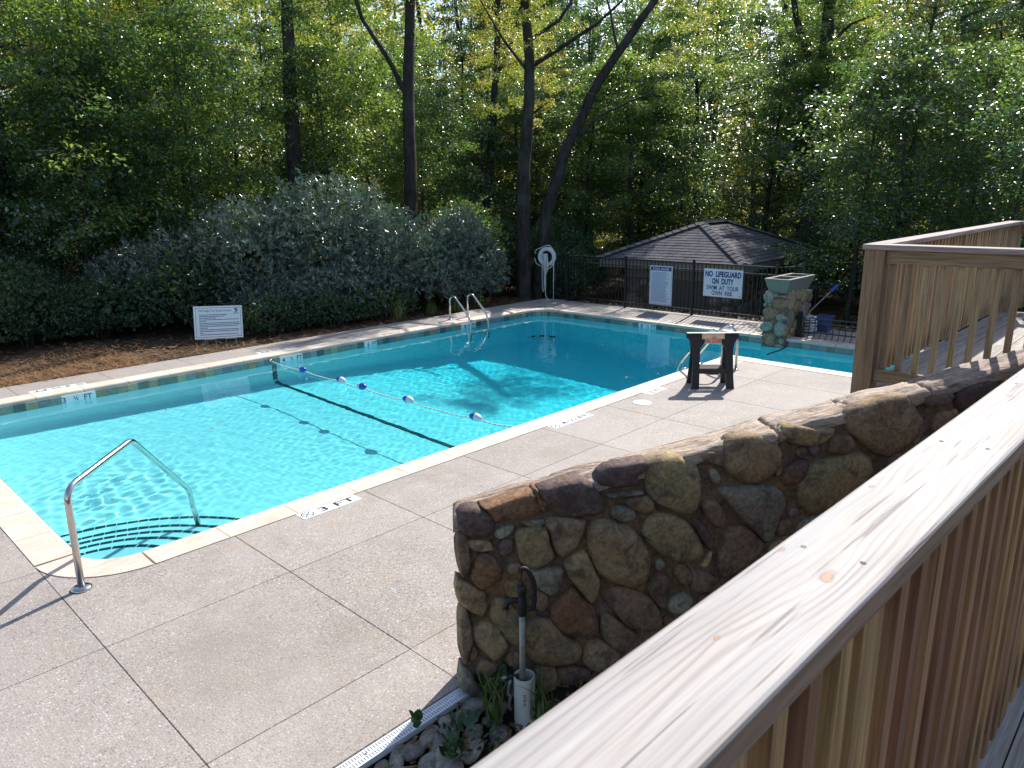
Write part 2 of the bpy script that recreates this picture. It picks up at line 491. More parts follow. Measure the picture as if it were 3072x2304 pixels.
M['door'] = flat('olive_grey_paint', (.10, .095, .08), .7, 0, .3, .06)
M['bark'] = m_bark('dark_bark', (.042, .035, .030))
M['bark2'] = m_bark('brown_bark', (.085, .075, .062))
M['floor'] = m_ground()
M['straw'] = flat('pine_straw', (.27, .155, .08), .85, 0, .15, .5, 14)
M['leaf'] = m_leaf('broad_leaf', [(.036, .068, .044), (.060, .105, .060), (.090, .140, .066), (.13, .17, .06)], [(.12, .28, .05), (.22, .40, .05), (.38, .52, .055), (.58, .58, .06)], .48, .27, 1.)
M['leaf2'] = m_leaf('dark_leaf', [(.034, .062, .048), (.052, .090, .064), (.078, .118, .070), (.105, .135, .062)], [(.08, .21, .05), (.15, .31, .05), (.26, .40, .05), (.40, .46, .05)], .42, .27, 1.)
M['leaf3'] = m_leaf('yellowing_sunlit_leaf', [(.055, .095, .045), (.10, .14, .05), (.16, .17, .055), (.21, .15, .05)], [(.26, .44, .05), (.44, .55, .055), (.60, .58, .07), (.66, .42, .08)], .52, .30, .9)
M['silver'] = m_leaf('silvery_leaf', [(.115, .142, .115), (.165, .20, .16), (.22, .25, .205), (.29, .315, .26)], [(.08, .17, .06), (.12, .24, .07), (.18, .3, .1)], .22, .30, 1.)
M['needle'] = m_leaf('pine_needle', [(.02, .04, .03), (.035, .06, .045), (.05, .08, .05)], [(.04, .1, .03), (.08, .15, .04)], .2, .35, .6)
M['grass'] = m_leaf('grass_blade', [(.05, .09, .02), (.10, .14, .03), (.17, .18, .06)], [(.12, .2, .03), (.25, .3, .05)], .3)
M['succ'] = m_leaf('succulent_leaf', [(.035, .075, .03), (.05, .10, .035), (.08, .14, .05)], [(.05, .12, .03), (.1, .2, .04)], .12, .35)
M['succe'] = flat('cream_leaf_edge', (.30, .34, .17), .5)
M['fallen'] = flat('fallen_leaf_brown', (.16, .10, .045), .7, 0, .3, .4, 40)

STONES = [('d',((0,1.05),(0.03,1.11),(0.1,1.12),(0.16,1.09),(0.2,1.02),(0.19,0.96),(0.16,0.94),(0.1,0.95),(0.03,0.98))),
('r',((0.13,1.12),(0.19,1.13),(0.41,1.17),(0.43,1.12),(0.46,1.06),(0.35,1.03),(0.2,1.03),(0.18,1.05),(0.16,1.1))),
('r',((0.42,1.17),(0.45,1.17),(0.49,1.05),(0.46,1.06))),
('d',((0.45,1.16),(0.51,1.19),(0.67,1.21),(0.73,1.19),(0.77,1.16),(0.84,1.04),(0.79,0.99),(0.59,1),(0.54,1.05))),
('d',((0.79,1.2),(0.85,1.26),(0.96,1.27),(1.08,1.28),(1.09,1.23),(1.03,1.19),(1.02,1.14),(0.92,1.14),(0.8,1.16))),
('o',((1.08,1.23),(1.1,1.26),(1.27,1.28),(1.32,1.25),(1.38,1.23),(1.42,1.13),(1.42,0.98),(1.39,0.92),(1.33,0.92),(1.16,1.01),(1.1,1.09))),
('y',((0.05,0.93),(0.16,0.92),(0.19,0.87),(0.18,0.86),(0.08,0.87))),
('b',((-0.01,0.92),(0.02,0.98),(0.05,0.95),(0.06,0.83),(0.05,0.76),(0.02,0.72),(-0,0.78))),
('r',((0.13,0.85),(0.18,0.83),(0.23,0.74),(0.21,0.68),(0.12,0.63),(0.07,0.69),(0.06,0.73),(0.09,0.81))),
('g',((0.21,0.97),(0.27,0.99),(0.31,0.98),(0.29,0.94),(0.24,0.92),(0.21,0.93))),
('d',((0.22,0.87),(0.25,0.91),(0.3,0.9),(0.3,0.83),(0.24,0.81))),
('g',((0.35,1),(0.48,1),(0.48,0.96),(0.42,0.96))),
('o',((0.32,0.91),(0.34,0.96),(0.49,0.95),(0.51,0.85),(0.54,0.77),(0.47,0.73),(0.41,0.72),(0.35,0.76),(0.33,0.84))),
('b',((0.49,1),(0.67,0.98),(0.72,0.95),(0.7,0.88),(0.67,0.81),(0.58,0.76),(0.54,0.82),(0.51,0.92))),
('t',((0.74,0.89),(0.76,0.93),(0.84,0.94),(0.97,0.89),(1.06,0.8),(1.12,0.69),(1.12,0.58),(1.08,0.51),(1,0.5),(0.89,0.56),(0.81,0.62),(0.76,0.74))),
('t',((0.61,0.73),(0.65,0.76),(0.72,0.77),(0.76,0.7),(0.79,0.62),(0.82,0.56),(0.78,0.44),(0.74,0.46),(0.66,0.58),(0.61,0.66))),
('g',((0.4,0.68),(0.44,0.7),(0.58,0.69),(0.59,0.64),(0.57,0.56),(0.52,0.53),(0.44,0.59))),
('y',((-0.01,0.7),(0.01,0.71),(0.14,0.6),(0.12,0.47),(-0.01,0.58))),
('b',((0.27,0.74),(0.31,0.76),(0.35,0.74),(0.32,0.69),(0.28,0.7))),
('o',((0.25,0.63),(0.28,0.66),(0.34,0.64),(0.36,0.52),(0.32,0.48),(0.28,0.54))),
('b',((0.41,0.55),(0.42,0.58),(0.5,0.53),(0.49,0.44),(0.44,0.45))),
('d',((0.43,0.44),(0.51,0.43),(0.51,0.39),(0.46,0.4))),
('r',((0.52,0.42),(0.56,0.49),(0.6,0.52),(0.66,0.55),(0.7,0.49),(0.77,0.42),(0.8,0.34),(0.81,0.26),(0.78,0.22),(0.66,0.25),(0.59,0.28),(0.54,0.34))),
('b',((0.85,0.47),(0.91,0.51),(0.98,0.5),(1.09,0.44),(1.16,0.38),(1.22,0.25),(1.19,0.19),(1.09,0.2),(0.99,0.25),(0.89,0.39))),
('o',((0.17,0.5),(0.2,0.56),(0.27,0.53),(0.32,0.46),(0.34,0.34),(0.32,0.25),(0.27,0.28),(0.21,0.36),(0.17,0.44))),
('b',((-0.01,0.46),(-0,0.52),(0.03,0.54),(0.05,0.44),(0.06,0.33),(0.03,0.21),(0.01,0.19),(-0.01,0.26),(-0.01,0.38))),
('b',((0.06,0.29),(0.07,0.29),(0.09,0.24),(0.07,0.2),(0.04,0.2))),
('t',((0.06,0.37),(0.09,0.42),(0.18,0.42),(0.23,0.34),(0.26,0.26),(0.23,0.2),(0.18,0.18),(0.12,0.25),(0.07,0.32))),
('o',((0.37,0.32),(0.38,0.37),(0.44,0.39),(0.52,0.37),(0.59,0.27),(0.68,0.2),(0.71,0.12),(0.67,0.07),(0.52,0.08),(0.43,0.1),(0.38,0.19))),
('b',((0.25,0.18),(0.29,0.21),(0.33,0.19),(0.34,0.11),(0.27,0.12))),
('b',((0.08,0.14),(0.12,0.19),(0.16,0.17),(0.2,0.14),(0.16,0.06),(0.1,0.07))),
('g',((-0.01,0.15),(0.01,0.17),(0.09,0.03),(0.1,-0.06),(0.02,0),(-0.02,0.04))),
('b',((0.82,0.29),(0.84,0.35),(0.9,0.33),(0.98,0.25),(1.05,0.18),(1.03,0.11),(0.98,0.09),(0.93,0.09),(0.84,0.2))),
('b',((0.71,0.09),(0.76,0.19),(0.84,0.18),(0.91,0.13),(0.95,0.08),(0.93,0.01),(0.8,-0.02),(0.73,0.04))),
('b',((0.42,0.05),(0.44,0.09),(0.54,0.06),(0.56,-0.04),(0.52,-0.11),(0.44,-0.08))),
('d',((0.55,0.04),(0.63,0.05),(0.74,0.01),(0.77,-0.04),(0.71,-0.08),(0.6,-0.07),(0.56,-0.02))),
('d',((0.11,-0.02),(0.16,0.02),(0.27,-0.02),(0.28,-0.12),(0.17,-0.11))),
('b',((1.41,1.28),(1.56,1.27),(1.58,1.18),(1.47,1.22),(1.44,1.23))),
('t',((1.58,1.31),(1.67,1.36),(1.86,1.33),(1.95,1.23),(1.94,1.13),(1.83,1.06),(1.74,1.06),(1.63,1.13),(1.57,1.21))),
('o',((1.96,1.37),(2.02,1.39),(2.16,1.36),(2.31,1.34),(2.28,1.28),(2.15,1.25),(2.02,1.28),(1.97,1.33))),
('b',((2.36,1.4),(2.51,1.47),(2.8,1.5),(2.9,1.39),(2.98,1.26),(2.72,1.12),(2.52,1.23))),
('g',((1.49,1.16),(1.52,1.17),(1.56,1.12),(1.55,1.08),(1.51,1.09))),
('g',((1.56,1.04),(1.66,1.04),(1.76,1.04),(1.93,1.01),(2.01,0.91),(1.98,0.8),(1.93,0.67),(1.88,0.67),(1.74,0.82),(1.6,0.97))),
('b',((1.45,0.96),(1.51,0.98),(1.55,0.96),(1.61,0.86),(1.6,0.79),(1.54,0.81),(1.48,0.89))),
('o',((1.09,0.86),(1.12,0.92),(1.22,0.93),(1.34,0.87),(1.43,0.76),(1.46,0.67),(1.41,0.62),(1.31,0.62),(1.19,0.69),(1.09,0.81))),
('b',((1.58,0.55),(1.59,0.67),(1.66,0.79),(1.77,0.76),(1.86,0.67),(1.87,0.62),(1.78,0.52),(1.62,0.47))),
('o',((2.1,0.98),(2.15,1.11),(2.33,1.15),(2.52,1.16),(2.62,1.04),(2.44,0.86),(2.19,0.81))),
('d',((1.97,1.07),(2.02,1.14),(2.14,1.16),(2.13,1.07),(2.09,1.03),(2.01,1.01))),
('b',((1.29,0.54),(1.32,0.6),(1.38,0.56),(1.41,0.49),(1.35,0.45))),
('b',((1.4,0.54),(1.47,0.53),(1.54,0.49),(1.58,0.46),(1.51,0.39),(1.41,0.41))),
('y',((1.47,0.56),(1.5,0.61),(1.53,0.65),(1.53,0.6),(1.5,0.55))),
('g',((1.17,0.64),(1.2,0.65),(1.23,0.61),(1.2,0.57),(1.17,0.59))),
('d',((1.39,0.88),(1.44,0.85),(1.53,0.72),(1.54,0.67),(1.52,0.66),(1.44,0.76))),
('b',((1.97,0.73),(2.01,0.78),(2.08,0.76),(2,0.68))),
('d',((2.95,1.48),(3.1,1.5),(3.17,1.47),(3.08,1.41),(2.97,1.42))),
('b',((3.05,1.36),(3.17,1.37),(3.19,1.26),(3.05,1.22))),
('d',((3.19,1.48),(3.35,1.54),(3.47,1.54),(3.37,1.42),(3.24,1.36))),
('b',((1.12,0.49),(1.19,0.55),(1.26,0.51),(1.25,0.41),(1.24,0.31),(1.16,0.38))),
('g',((0.88,0.98),(0.92,1.02),(1.01,0.99),(1.03,0.94),(1,0.92),(0.92,0.93))),
('b',((0.97,1.05),(1.1,1.06),(1.14,0.99),(1.1,0.95),(1,0.99))),
('g',((0.85,1.09),(0.88,1.1),(1.03,1.1),(1.07,1.08),(0.97,1.07),(0.88,1.08))),
]

# ================================================================ SETTING
ZW = -0.145
PX0, PX1, PY0, PY1 = 1.45, 13.52, 5.87, 11.93      # pool walls
WX0 = 11.52; WY0 = 1.2                             # wing towards the right

def arc(cx, cy_, r, a0, a1, n=8):
    return [(cx+r*math.cos(rad(a0+(a1-a0)*i/n)), cy_+r*math.sin(rad(a0+(a1-a0)*i/n))) for i in range(n+1)]

def srect(x, y, x0, x1, y0, y1, rs):
    """inside distance to a rectangle with a radius per corner (bl, br, tr, tl)"""
    cx, cy_ = (x0+x1)/2, (y0+y1)/2
    r = rs[(0 if x < cx else 1) if y < cy_ else (3 if x < cx else 2)]
    qx = abs(x-cx)-(x1-x0)/2+r; qy = abs(y-cy_)-(y1-y0)/2+r
    return -(min(max(qx, qy), 0)+math.hypot(max(qx, 0), max(qy, 0))-r)

def pdist(x, y):
    return max(srect(x, y, PX0, PX1, PY0, PY1, (.35, .02, .6, .35)), srect(x, y, WX0, PX1, WY0, PY1, (.1, .1, .6, .02)))

def depth(x):
    xs = (1.4, 6.4, 8.6, 11.0, 14.); zs = (1.07, 1.50, 1.98, 2.72, 2.78)
    return float(np.interp(x, xs, zs))

# boundary of the pool, walked clockwise from the near left corner along the left, far, back and wing walls
path = arc(PX0+.35, PY0+.35, .35, 270, 180) + arc(PX0+.35, PY1-.35, .35, 180, 90)
for i in range(1, 40): path.append((PX0+.35+(PX1-.6-PX0-.35)*i/40, PY1))
path += arc(PX1-.6, PY1-.6, .6, 90, 0) + [(PX1, WY0), (WX0, WY0), (WX0, PY0)]
for i in range(1, 30): path.append((WX0+(PX0+.35-WX0)*i/30, PY0))
basin = thing('pool_basin', None, None, (7.5, 9, -1)); basin['kind'] = 'structure'
RC = .22
mb = MB(); n = len(path)
for k, (x, y) in enumerate(path):
    mb.v += [(x, y, -.04), (x, y, -depth(x)+RC)]
for k in range(n):
    j = (k+1) % n
    mb.f.append((2*k, 2*k+1, 2*j+1, 2*j)); mb.mi.append(0)
wallsh = mb.build('pool_wall', M['plaster'], basin)
def axis(a, b, step):
    L = [a+.0, a+.03, a+.07, a+.12, a+.18]
    m = max(2, int((b-a-.44)/step))
    L += [a+.22+(b-a-.44)*i/m for i in range(m+1)]
    return L+[b-.18, b-.12, b-.07, b-.03, b]
xs = sorted(set(axis(PX0, WX0, .3)+axis(WX0, PX1, .15))); ys = sorted(set(axis(WY0, PY0, .4)+axis(PY0, PY1, .25)))
mb = MB(); idx = {}
def fz(x, y):
    d = max(0, pdist(x, y)); q = max(0., RC-d)
    return -depth(x)+RC-math.sqrt(max(0, RC*RC-q*q))
for i in range(len(xs)-1):
    for j in range(len(ys)-1):
        if pdist((xs[i]+xs[i+1])/2, (ys[j]+ys[j+1])/2) < -.0: continue
        q = []
        for a, b in ((i, j), (i+1, j), (i+1, j+1), (i, j+1)):
            if (a, b) not in idx:
                idx[(a, b)] = len(mb.v); mb.v.append((xs[a], ys[b], fz(xs[a], ys[b])))
            q.append(idx[(a, b)])
        mb.f.append(tuple(q)); mb.mi.append(0)
floor = mb.build('pool_floor', M['plaster'], basin, smooth=True)
recv = [wallsh, floor]
# curved entry steps in the near left corner, each edged with dark tiles
SR = [(.67, -.165), (.96, -.335), (1.23, -.505), (1.50, -.675), (1.83, -.845)]
dt = MB().box((-.044, -.022, -.01), (.044, .022, .004)).mesh('step_tile', M['dtile'])
for i, (r, z) in enumerate(SR):
    mb = MB()
    pl = [(PX0-.0, PY0-.0)] + arc(PX0, PY0, r, 0, 90, 24)
    mb.prism((0, 0, z-.17-.1*(i == 4)), (1, 0, 0), (0, 1, 0), (0, 0, 1), pl, 0, .17+.1*(i == 4))
    recv.append(mb.build('entry_step', M['plaster'], basin))
    m = int((math.pi/2*r)/.098)
    for k in range(m):
        an = (k+.5)/m*math.pi/2
        o = link('step_tile', dt, basin, (PX0+(r-.03)*math.cos(an), PY0+(r-.03)*math.sin(an), z+.003), (0, 0, an+math.pi/2))
        recv.append(o)
# dark line of small tiles under the float line, down the far wall, round the cove and over the floor
mb = MB(); LX = 6.28
prof = [(PY1-.004, z) for z in np.arange(-.22, -depth(LX)+RC, -.045)]
for k in range(8):
    a = k/8*math.pi/2
    prof.append((PY1-RC+RC*math.cos(a)-.004*math.cos(a), -depth(LX)+RC-RC*math.sin(a)+.004*math.sin(a)))
y = PY1-RC
while y > PY0+.3:
    prof.append((y, -depth(LX)+.004)); y -= .045
for row in (-.044, .002):
    for (ya, za), (yb, zb) in zip(prof[:-1], prof[1:]):
        d = V(0, yb-ya, zb-za); d *= .94
        a = V(LX+row, ya, za); b = a+d
        mb.add([a, a+V(.042, 0, 0), b+V(.042, 0, 0), b], [(0, 1, 2, 3)])
recv.append(mb.build('lane_line', M['dtile'], basin, kind='stuff'))

# ---- waterline tiles, one object each
def text_mesh(s, mat, h=.1, width=None, bold=0., shear=0., align='CENTER', spacing=1.):
    cu = bpy.data.curves.new('lettering', 'FONT'); cu.body = s; cu.size = 1; cu.align_x = align; cu.align_y = 'CENTER'
    cu.offset = bold; cu.space_character = spacing; cu.resolution_u = 3
    ob = bpy.data.objects.new('lettering', cu); COL.objects.link(ob)
    bpy.context.view_layer.update()
    dg = bpy.context.evaluated_depsgraph_get()
    me = bpy.data.meshes.new_from_object(ob.evaluated_get(dg))
    bpy.data.objects.remove(ob); bpy.data.curves.remove(cu)
    co = np.empty(len(me.vertices)*3, dtype=np.float32); me.vertices.foreach_get('co', co); co = co.reshape(-1, 3)
    lo, hi = co.min(0), co.max(0)
    sy = h/max(.001, (hi-lo)[1]); sx = sy if width is None else width/(hi-lo)[0]
    c = (lo+hi)/2
    if align == 'LEFT': c[0] = lo[0]
    co = (co-c)*np.array([sx, sy, 1], dtype=np.float32)
    me.vertices.foreach_set('co', co.ravel()); me.materials.clear(); me.materials.append(mat); me.update()
    return me
def place(o, pos, ex, ey, parent):
    ex = Vector(ex).normalized(); ey = Vector(ey).normalized(); ez = ex.cross(ey)
    o.matrix_basis = Matrix(((ex.x, ey.x, ez.x, pos[0]), (ex.y, ey.y, ez.y, pos[1]), (ex.z, ey.z, ez.z, pos[2]), (0, 0, 0, 1)))
    if parent is not None: adopt(o, parent)
    return o
def letter(s, mat, pos, ex, ey, parent, h, width=None, name='lettering', **kw):
    me = text_mesh(s, mat, h, width, **kw)
    o = bpy.data.objects.new(name, me); COL.objects.link(o)
    return place(o, pos, ex, ey, parent)

random.seed(4)
TW = .1525
tmesh = [MB().box((-.0735, -.006, -.074), (.0735, .012, .074)).mesh('waterline_tile', m) for m in M['tile']]
wmesh = MB().box((-.0755, -.006, -.074), (.0755, .012, .074)).mesh('marker_tile', M['wtile'])
tz = -.118
def on_path(x, y): return None
track = []   # (x, y, angle) along far wall, corner, back and wing walls
x = PX0+.45
while x < PX1-.6: track.append((x, PY1, math.pi)); x += TW
m = int(.6*math.pi/2/.085)
for k in range(m):
    a = rad(90-90*(k+.5)/m); track.append((PX1-.6+.6*math.cos(a), PY1-.6+.6*math.sin(a), a+math.pi/2))
y = PY1-.6-TW/2
while y > WY0+.1: track.append((PX1, y, math.pi/2)); y -= TW
grout = MB()
marks = [('far', 2.84, 3.32, ('3', '½', 'FT')), ('far', 6.39, 6.87, ('4', '½', 'FT')), ('far', 8.25, 8.555, ('6', 'FT')), ('far', 10.87, 11.29, ('8', '½', 'FT')), ('back', 8.57, 9.03, ('8', '½', 'FT'))]
thin = [MB().box((-.040, -.006, -.074), (.040, .012, .074)).mesh('waterline_tile', mm) for mm in M['tile']]
for (x, y, a) in track:
    far = abs(a-math.pi) < .01; back = abs(a-math.pi/2) < .01
    w = 0
    for s, p0, p1, tx in marks:
        q = x if s == 'far' else y
        if (far and s == 'far' or back and s == 'back') and p0-.02 < q < p1+.02: w = 1
    ms = tmesh if far or back else thin
    me = wmesh if w else ms[random.choices(range(5), (4, 4, 2.4, 2, 1.6))[0]]
    o = link('marker_tile' if w else 'waterline_tile', me, basin, (x, y, tz+random.uniform(-.001, .001)), (0, 0, a))
    recv.append(o)
for s, p0, p1, tx in marks:
    for k, tt in enumerate(tx):
        f = (k+.5)/len(tx)
        if s == 'far': letter(tt, M['ink'], (p0+(p1-p0)*f, PY1-.0145, tz+.012), (1, 0, 0), (0, 0, 1), basin, .075 if tt != '½' else .06, bold=.012)
        else: letter(tt, M['ink'], (PX1-.0145, p1-(p1-p0)*f, tz+.012), (0, -1, 0), (0, 0, 1), basin, .075 if tt != '½' else .06, bold=.012)
for o in recv: o.cycles.is_caustics_receiver = True

# ---- water surface: real ripples
rs = np.random.RandomState(5)
def ripples(X, Y):
    Z = np.zeros_like(X)
    for i in range(60):
        lam = np.exp(rs.uniform(math.log(.085), math.log(.55))); k = 2*math.pi/lam
        an = rs.uniform(0, 2*math.pi); ph = rs.uniform(0, 6.28)
        A = .000070*(lam/.2)**1.0
        mod = .65+.35*np.sin(X*rs.uniform(.3, 1.1)+Y*rs.uniform(.3, 1.1)+rs.uniform(0, 6))
        Z += A*mod*np.sin(k*(X*math.cos(an)+Y*math.sin(an))+ph)
    for cx, cy_, R, slope in ((3.0, 8.9, 1.0, .030), (2.6, 8.0, .8, .012), (10.2, 10.3, 1.2, .009), (5.9, 8.4, .8, .006)):
        G = np.exp(-((X-cx)**2+(Y-cy_)**2)/R**2)
        for i in range(16):
            lam = rs.uniform(.10, .24); k = 2*math.pi/lam; an = rs.uniform(0, 6.28)
            Z += G*slope/k*.5*np.sin(k*(X*math.cos(an)+Y*math.sin(an))+rs.uniform(0, 6.28)+1.2*np.sin(3*X+i)+1.1*np.sin(2.6*Y+2*i))
    return Z
def wgrid(x0, x1, y0, y1, st):
    nx, ny = int((x1-x0)/st)+1, int((y1-y0)/st)+1
    X, Y = np.meshgrid(np.linspace(x0, x1, nx), np.linspace(y0, y1, ny))
    global rs; rs = np.random.RandomState(5)
    Zz = ripples(X, Y)+ZW
    i = np.arange(nx*ny).reshape(ny, nx)
    q = np.stack([i[:-1, :-1], i[:-1, 1:], i[1:, 1:], i[1:, :-1]], -1).reshape(-1, 4)
    return np.stack([X, Y, Zz], -1).reshape(-1, 3), q
va, qa = wgrid(PX0+.002, PX1-.002, PY0+.002, PY1-.002, .0205)
vb, qb = wgrid(WX0+.002, PX1-.002, WY0, PY0+.002, .0205)
water = link('water', raw_mesh('water', np.vstack([va, vb]), np.vstack([qa, qb+len(va)]), M['water'], True), kind='structure')
water.cycles.is_caustics_caster = True

# ---- coping: one stone after another round the pool
coping = thing('pool_coping', None, None, (7.5, 9, 0)); coping['kind'] = 'structure'
CT, CB = .006, -.05
def cope_mesh(L):
    """stone lying along x, nose towards +y, width .30"""
    mb = MB()
    pr = [(-.0, CB), (-.0, CT), (.275, CT), (.292, CT-.006), (.30, CT-.018), (.30, CB+.012), (.292, CB)]
    mb.prism((-L/2, 0, 0), (0, 1, 0), (0, 0, 1), (1, 0, 0), pr, 0, L)
    return mb.mesh('coping_stone', M['trav'])
GP = .007
def cope_run(p, q, first=None, sp=.633):
    """p to q: outer edge, nose on the left hand side of p->q; first: distance of the first joint"""
    p = V(*p, 0); q = V(*q, 0); d = q-p; L = d.length; d.normalize()
    cuts = [0.] ; c = first if first is not None else sp
    while c < L-.12: cuts.append(c); c += sp
    cuts.append(L)
    an = math.atan2(d.y, d.x); cache = {}
    for a, b in zip(cuts[:-1], cuts[1:]):
        ln = round(b-a-GP, 3)
        if ln < .05: continue
        me = cache.setdefault(ln, cope_mesh(ln))
        o = link('coping_stone', me, coping, p+d*(a+b)/2, (0, 0, an))
def cope_arc(cx, cy_, ri, ro, a0, a1, n=10):
    mb = MB(); sgn = 1
    for k in range(n+1):
        an = rad(a0+(a1-a0)*k/n); c, s_ = math.cos(an), math.sin(an)
        for r, z in ((ro, CB), (ro, CT), (ri+.02, CT), (ri, CT-.018), (ri, CB)):
            mb.v.append((cx+r*c, cy_+r*s_, z))
    for k in range(n):
        for i in range(4):
            A = k*5+i; mb.f.append((A, A+1, A+6, A+5)); mb.mi.append(0)
    mb.f += [(0, 1, 2, 3, 4), tuple(n*5+i for i in (4, 3, 2, 1, 0))]; mb.mi += [0, 0]
    mb.build('coping_stone', M['trav'], coping)
nx0, nx1, ny0, ny1 = 1.43, 13.50, 5.85, 11.95
cope_run((1.785, ny0-.3), (11.2, ny0-.3), 2.385-1.785)
cope_arc(1.785, ny0+.355, .355, .655, 182, 268.5)
cope_run((nx0-.3, 11.6), (nx0-.3, ny0+.36), .36)
cope_run((12.9, ny1+.3), (nx0+.35, ny1+.3), (12.9-2.58) % .633)
cope_arc(12.9, 11.35, .60, .90, 1, 89)
cope_arc(1.785, 11.595, .355, .655, 91, 179.5)
cope_run((nx1+.3, 6.13), (nx1+.3, 11.34), .3)
cope_run((nx1+.3, WY0), (nx1+.3, 5.69), .4)
# outer corner of the wing and its near side
mb = MB(); mb.prism((0, 0, 0), (1, 0, 0), (0, 1, 0), (0, 0, 1), [(11.205, 5.25), (11.5, 5.25), (11.5, 5.83), (11.48, 5.85), (11.205, 5.85)], CB, CT)
mb.build('coping_stone', M['trav'], coping)
cope_run((11.2, 5.243), (11.2, WY0), .3) if 0 else None
def cope_flip(x0, ya, yb, sp=.633):
    c = ya
    while c > yb:
        e = max(yb, c-sp); o = link('coping_stone', cope_mesh(round(c-e-GP, 3)), coping, (x0, (c+e)/2, 0), (0, 0, -math.pi/2)); c = e
cope_flip(11.2, 5.245, WY0)

# ---- pool deck in big slabs with tooled joints
deck = MB()
for a, b in (((-7, -3, -.14), (PX0-.1, 16, -.03)), ((PX0-.1, -3, -.14), (11.3, PY0-.1, -.03)), ((PX0-.1, PY1+.1, -.14), (15.0, 13.0, -.03)),
             ((PX1+.1, -3, -.14), (15.0, PY1+.1, -.03)), ((11.3, -3, -.14), (15., WY0-.1, -.03))):
    deck.box(a, b)
deck = MB()
deck.box((-7, 2.73, -.13), (1.135, 13.03, -.008)); deck.box((1.13, 2.73, -.13), (11.2, 5.56, -.008)); deck.prism((0, 0, 0), (1, 0, 0), (0, 1, 0), (0, 0, 1), [(2.55, 2.73), (2.55, 2.72), (5.6, .9), (5.6, -1), (11.2, -1), (11.2, 2.73)], -.13, -.008)
deck.box((1.13, 12.23, -.13), (14.98, 13.03, -.008)); deck.box((13.78, -.5, -.13), (14.98, 12.23, -.008))
deck = deck.build('pool_deck', M['joint'], kind='structure')
def wally(x): return max(.2, 2.69-.60*(x-2.37)+.16)
def slab(x0, x1, y0, y1, g=.0014):
    mb = MB(); x0 += g; x1 -= g; y0 += g; y1 -= g; b = .003
    mb.add([(x0, y0, -.035), (x1, y0, -.035), (x1, y1, -.035), (x0, y1, -.035), (x0, y0, -.005), (x1, y0, -.005), (x1, y1, -.005), (x0, y1, -.005),
            (x0+b, y0+b, 0), (x1-b, y0+b, 0), (x1-b, y1-b, 0), (x0+b, y1-b, 0)],
           [(0, 1, 5, 4), (1, 2, 6, 5), (2, 3, 7, 6), (3, 0, 4, 7), (4, 5, 9, 8), (5, 6, 10, 9), (6, 7, 11, 10), (7, 4, 8, 11), (8, 9, 10, 11)])
    mb.build('slab', M['agg'], deck)
gx = [1.132+1.292*k for k in range(-6, 9)]
gx = [g for g in gx if g < 11.1]
for a, b in zip(gx, gx[1:]+[11.2]):
    if a < 1.13:
        for c, d in ((2.745, 3.23), (3.23, 4.665), (4.665, 6.1), (6.1, 7.53), (7.53, 8.96), (8.96, 10.4), (10.4, 11.8), (11.8, 13.03)): slab(a, b, c, d)
    else:
        slab(a, b, 4.665, 5.548); slab(a, b, 3.23, 4.665)
        if a < 2.4: slab(a, b, 2.745, 3.23)
        else:
            mb = MB(); mb.prism((0, 0, 0), (1, 0, 0), (0, 1, 0), (0, 0, 1), [(a+.0014, wally(a)), (b-.0014, wally(b)), (b-.0014, 3.2286), (a+.0014, 3.2286)], -.035, 0); mb.build('slab', M['agg'], deck)
mb = MB(); mb.prism((0, 0, 0), (1, 0, 0), (0, 1, 0), (0, 0, 1), [(1.135, 5.55), (1.9, 5.55), (1.6, 5.62), (1.3, 5.78), (1.135, 6.2)], -.035, -.0015); mb.build('slab', M['agg'], deck)
mb = MB(); mb.prism((0, 0, 0), (1, 0, 0), (0, 1, 0), (0, 0, 1), [(1.135, 11.6), (1.3, 12.02), (1.55, 12.2), (1.8, 12.25), (1.135, 12.25)], -.035, -.0015); mb.build('slab', M['agg'], deck)
fx = [-.13+1.288*k for k in range(0, 12)]
for a, b in zip(fx, fx[1:]+[14.98]):
    slab(max(a, 1.135), min(b, 14.98), 12.255, 13.03) if b > 1.2 else None
fy = [0.2, 1.6, 3.0, 4.4, 5.8, 7.2, 8.6, 10.0, 11.4, 12.25]
for a, b in zip(fy[:-1], fy[1:]): slab(13.805, 14.98, a, b)
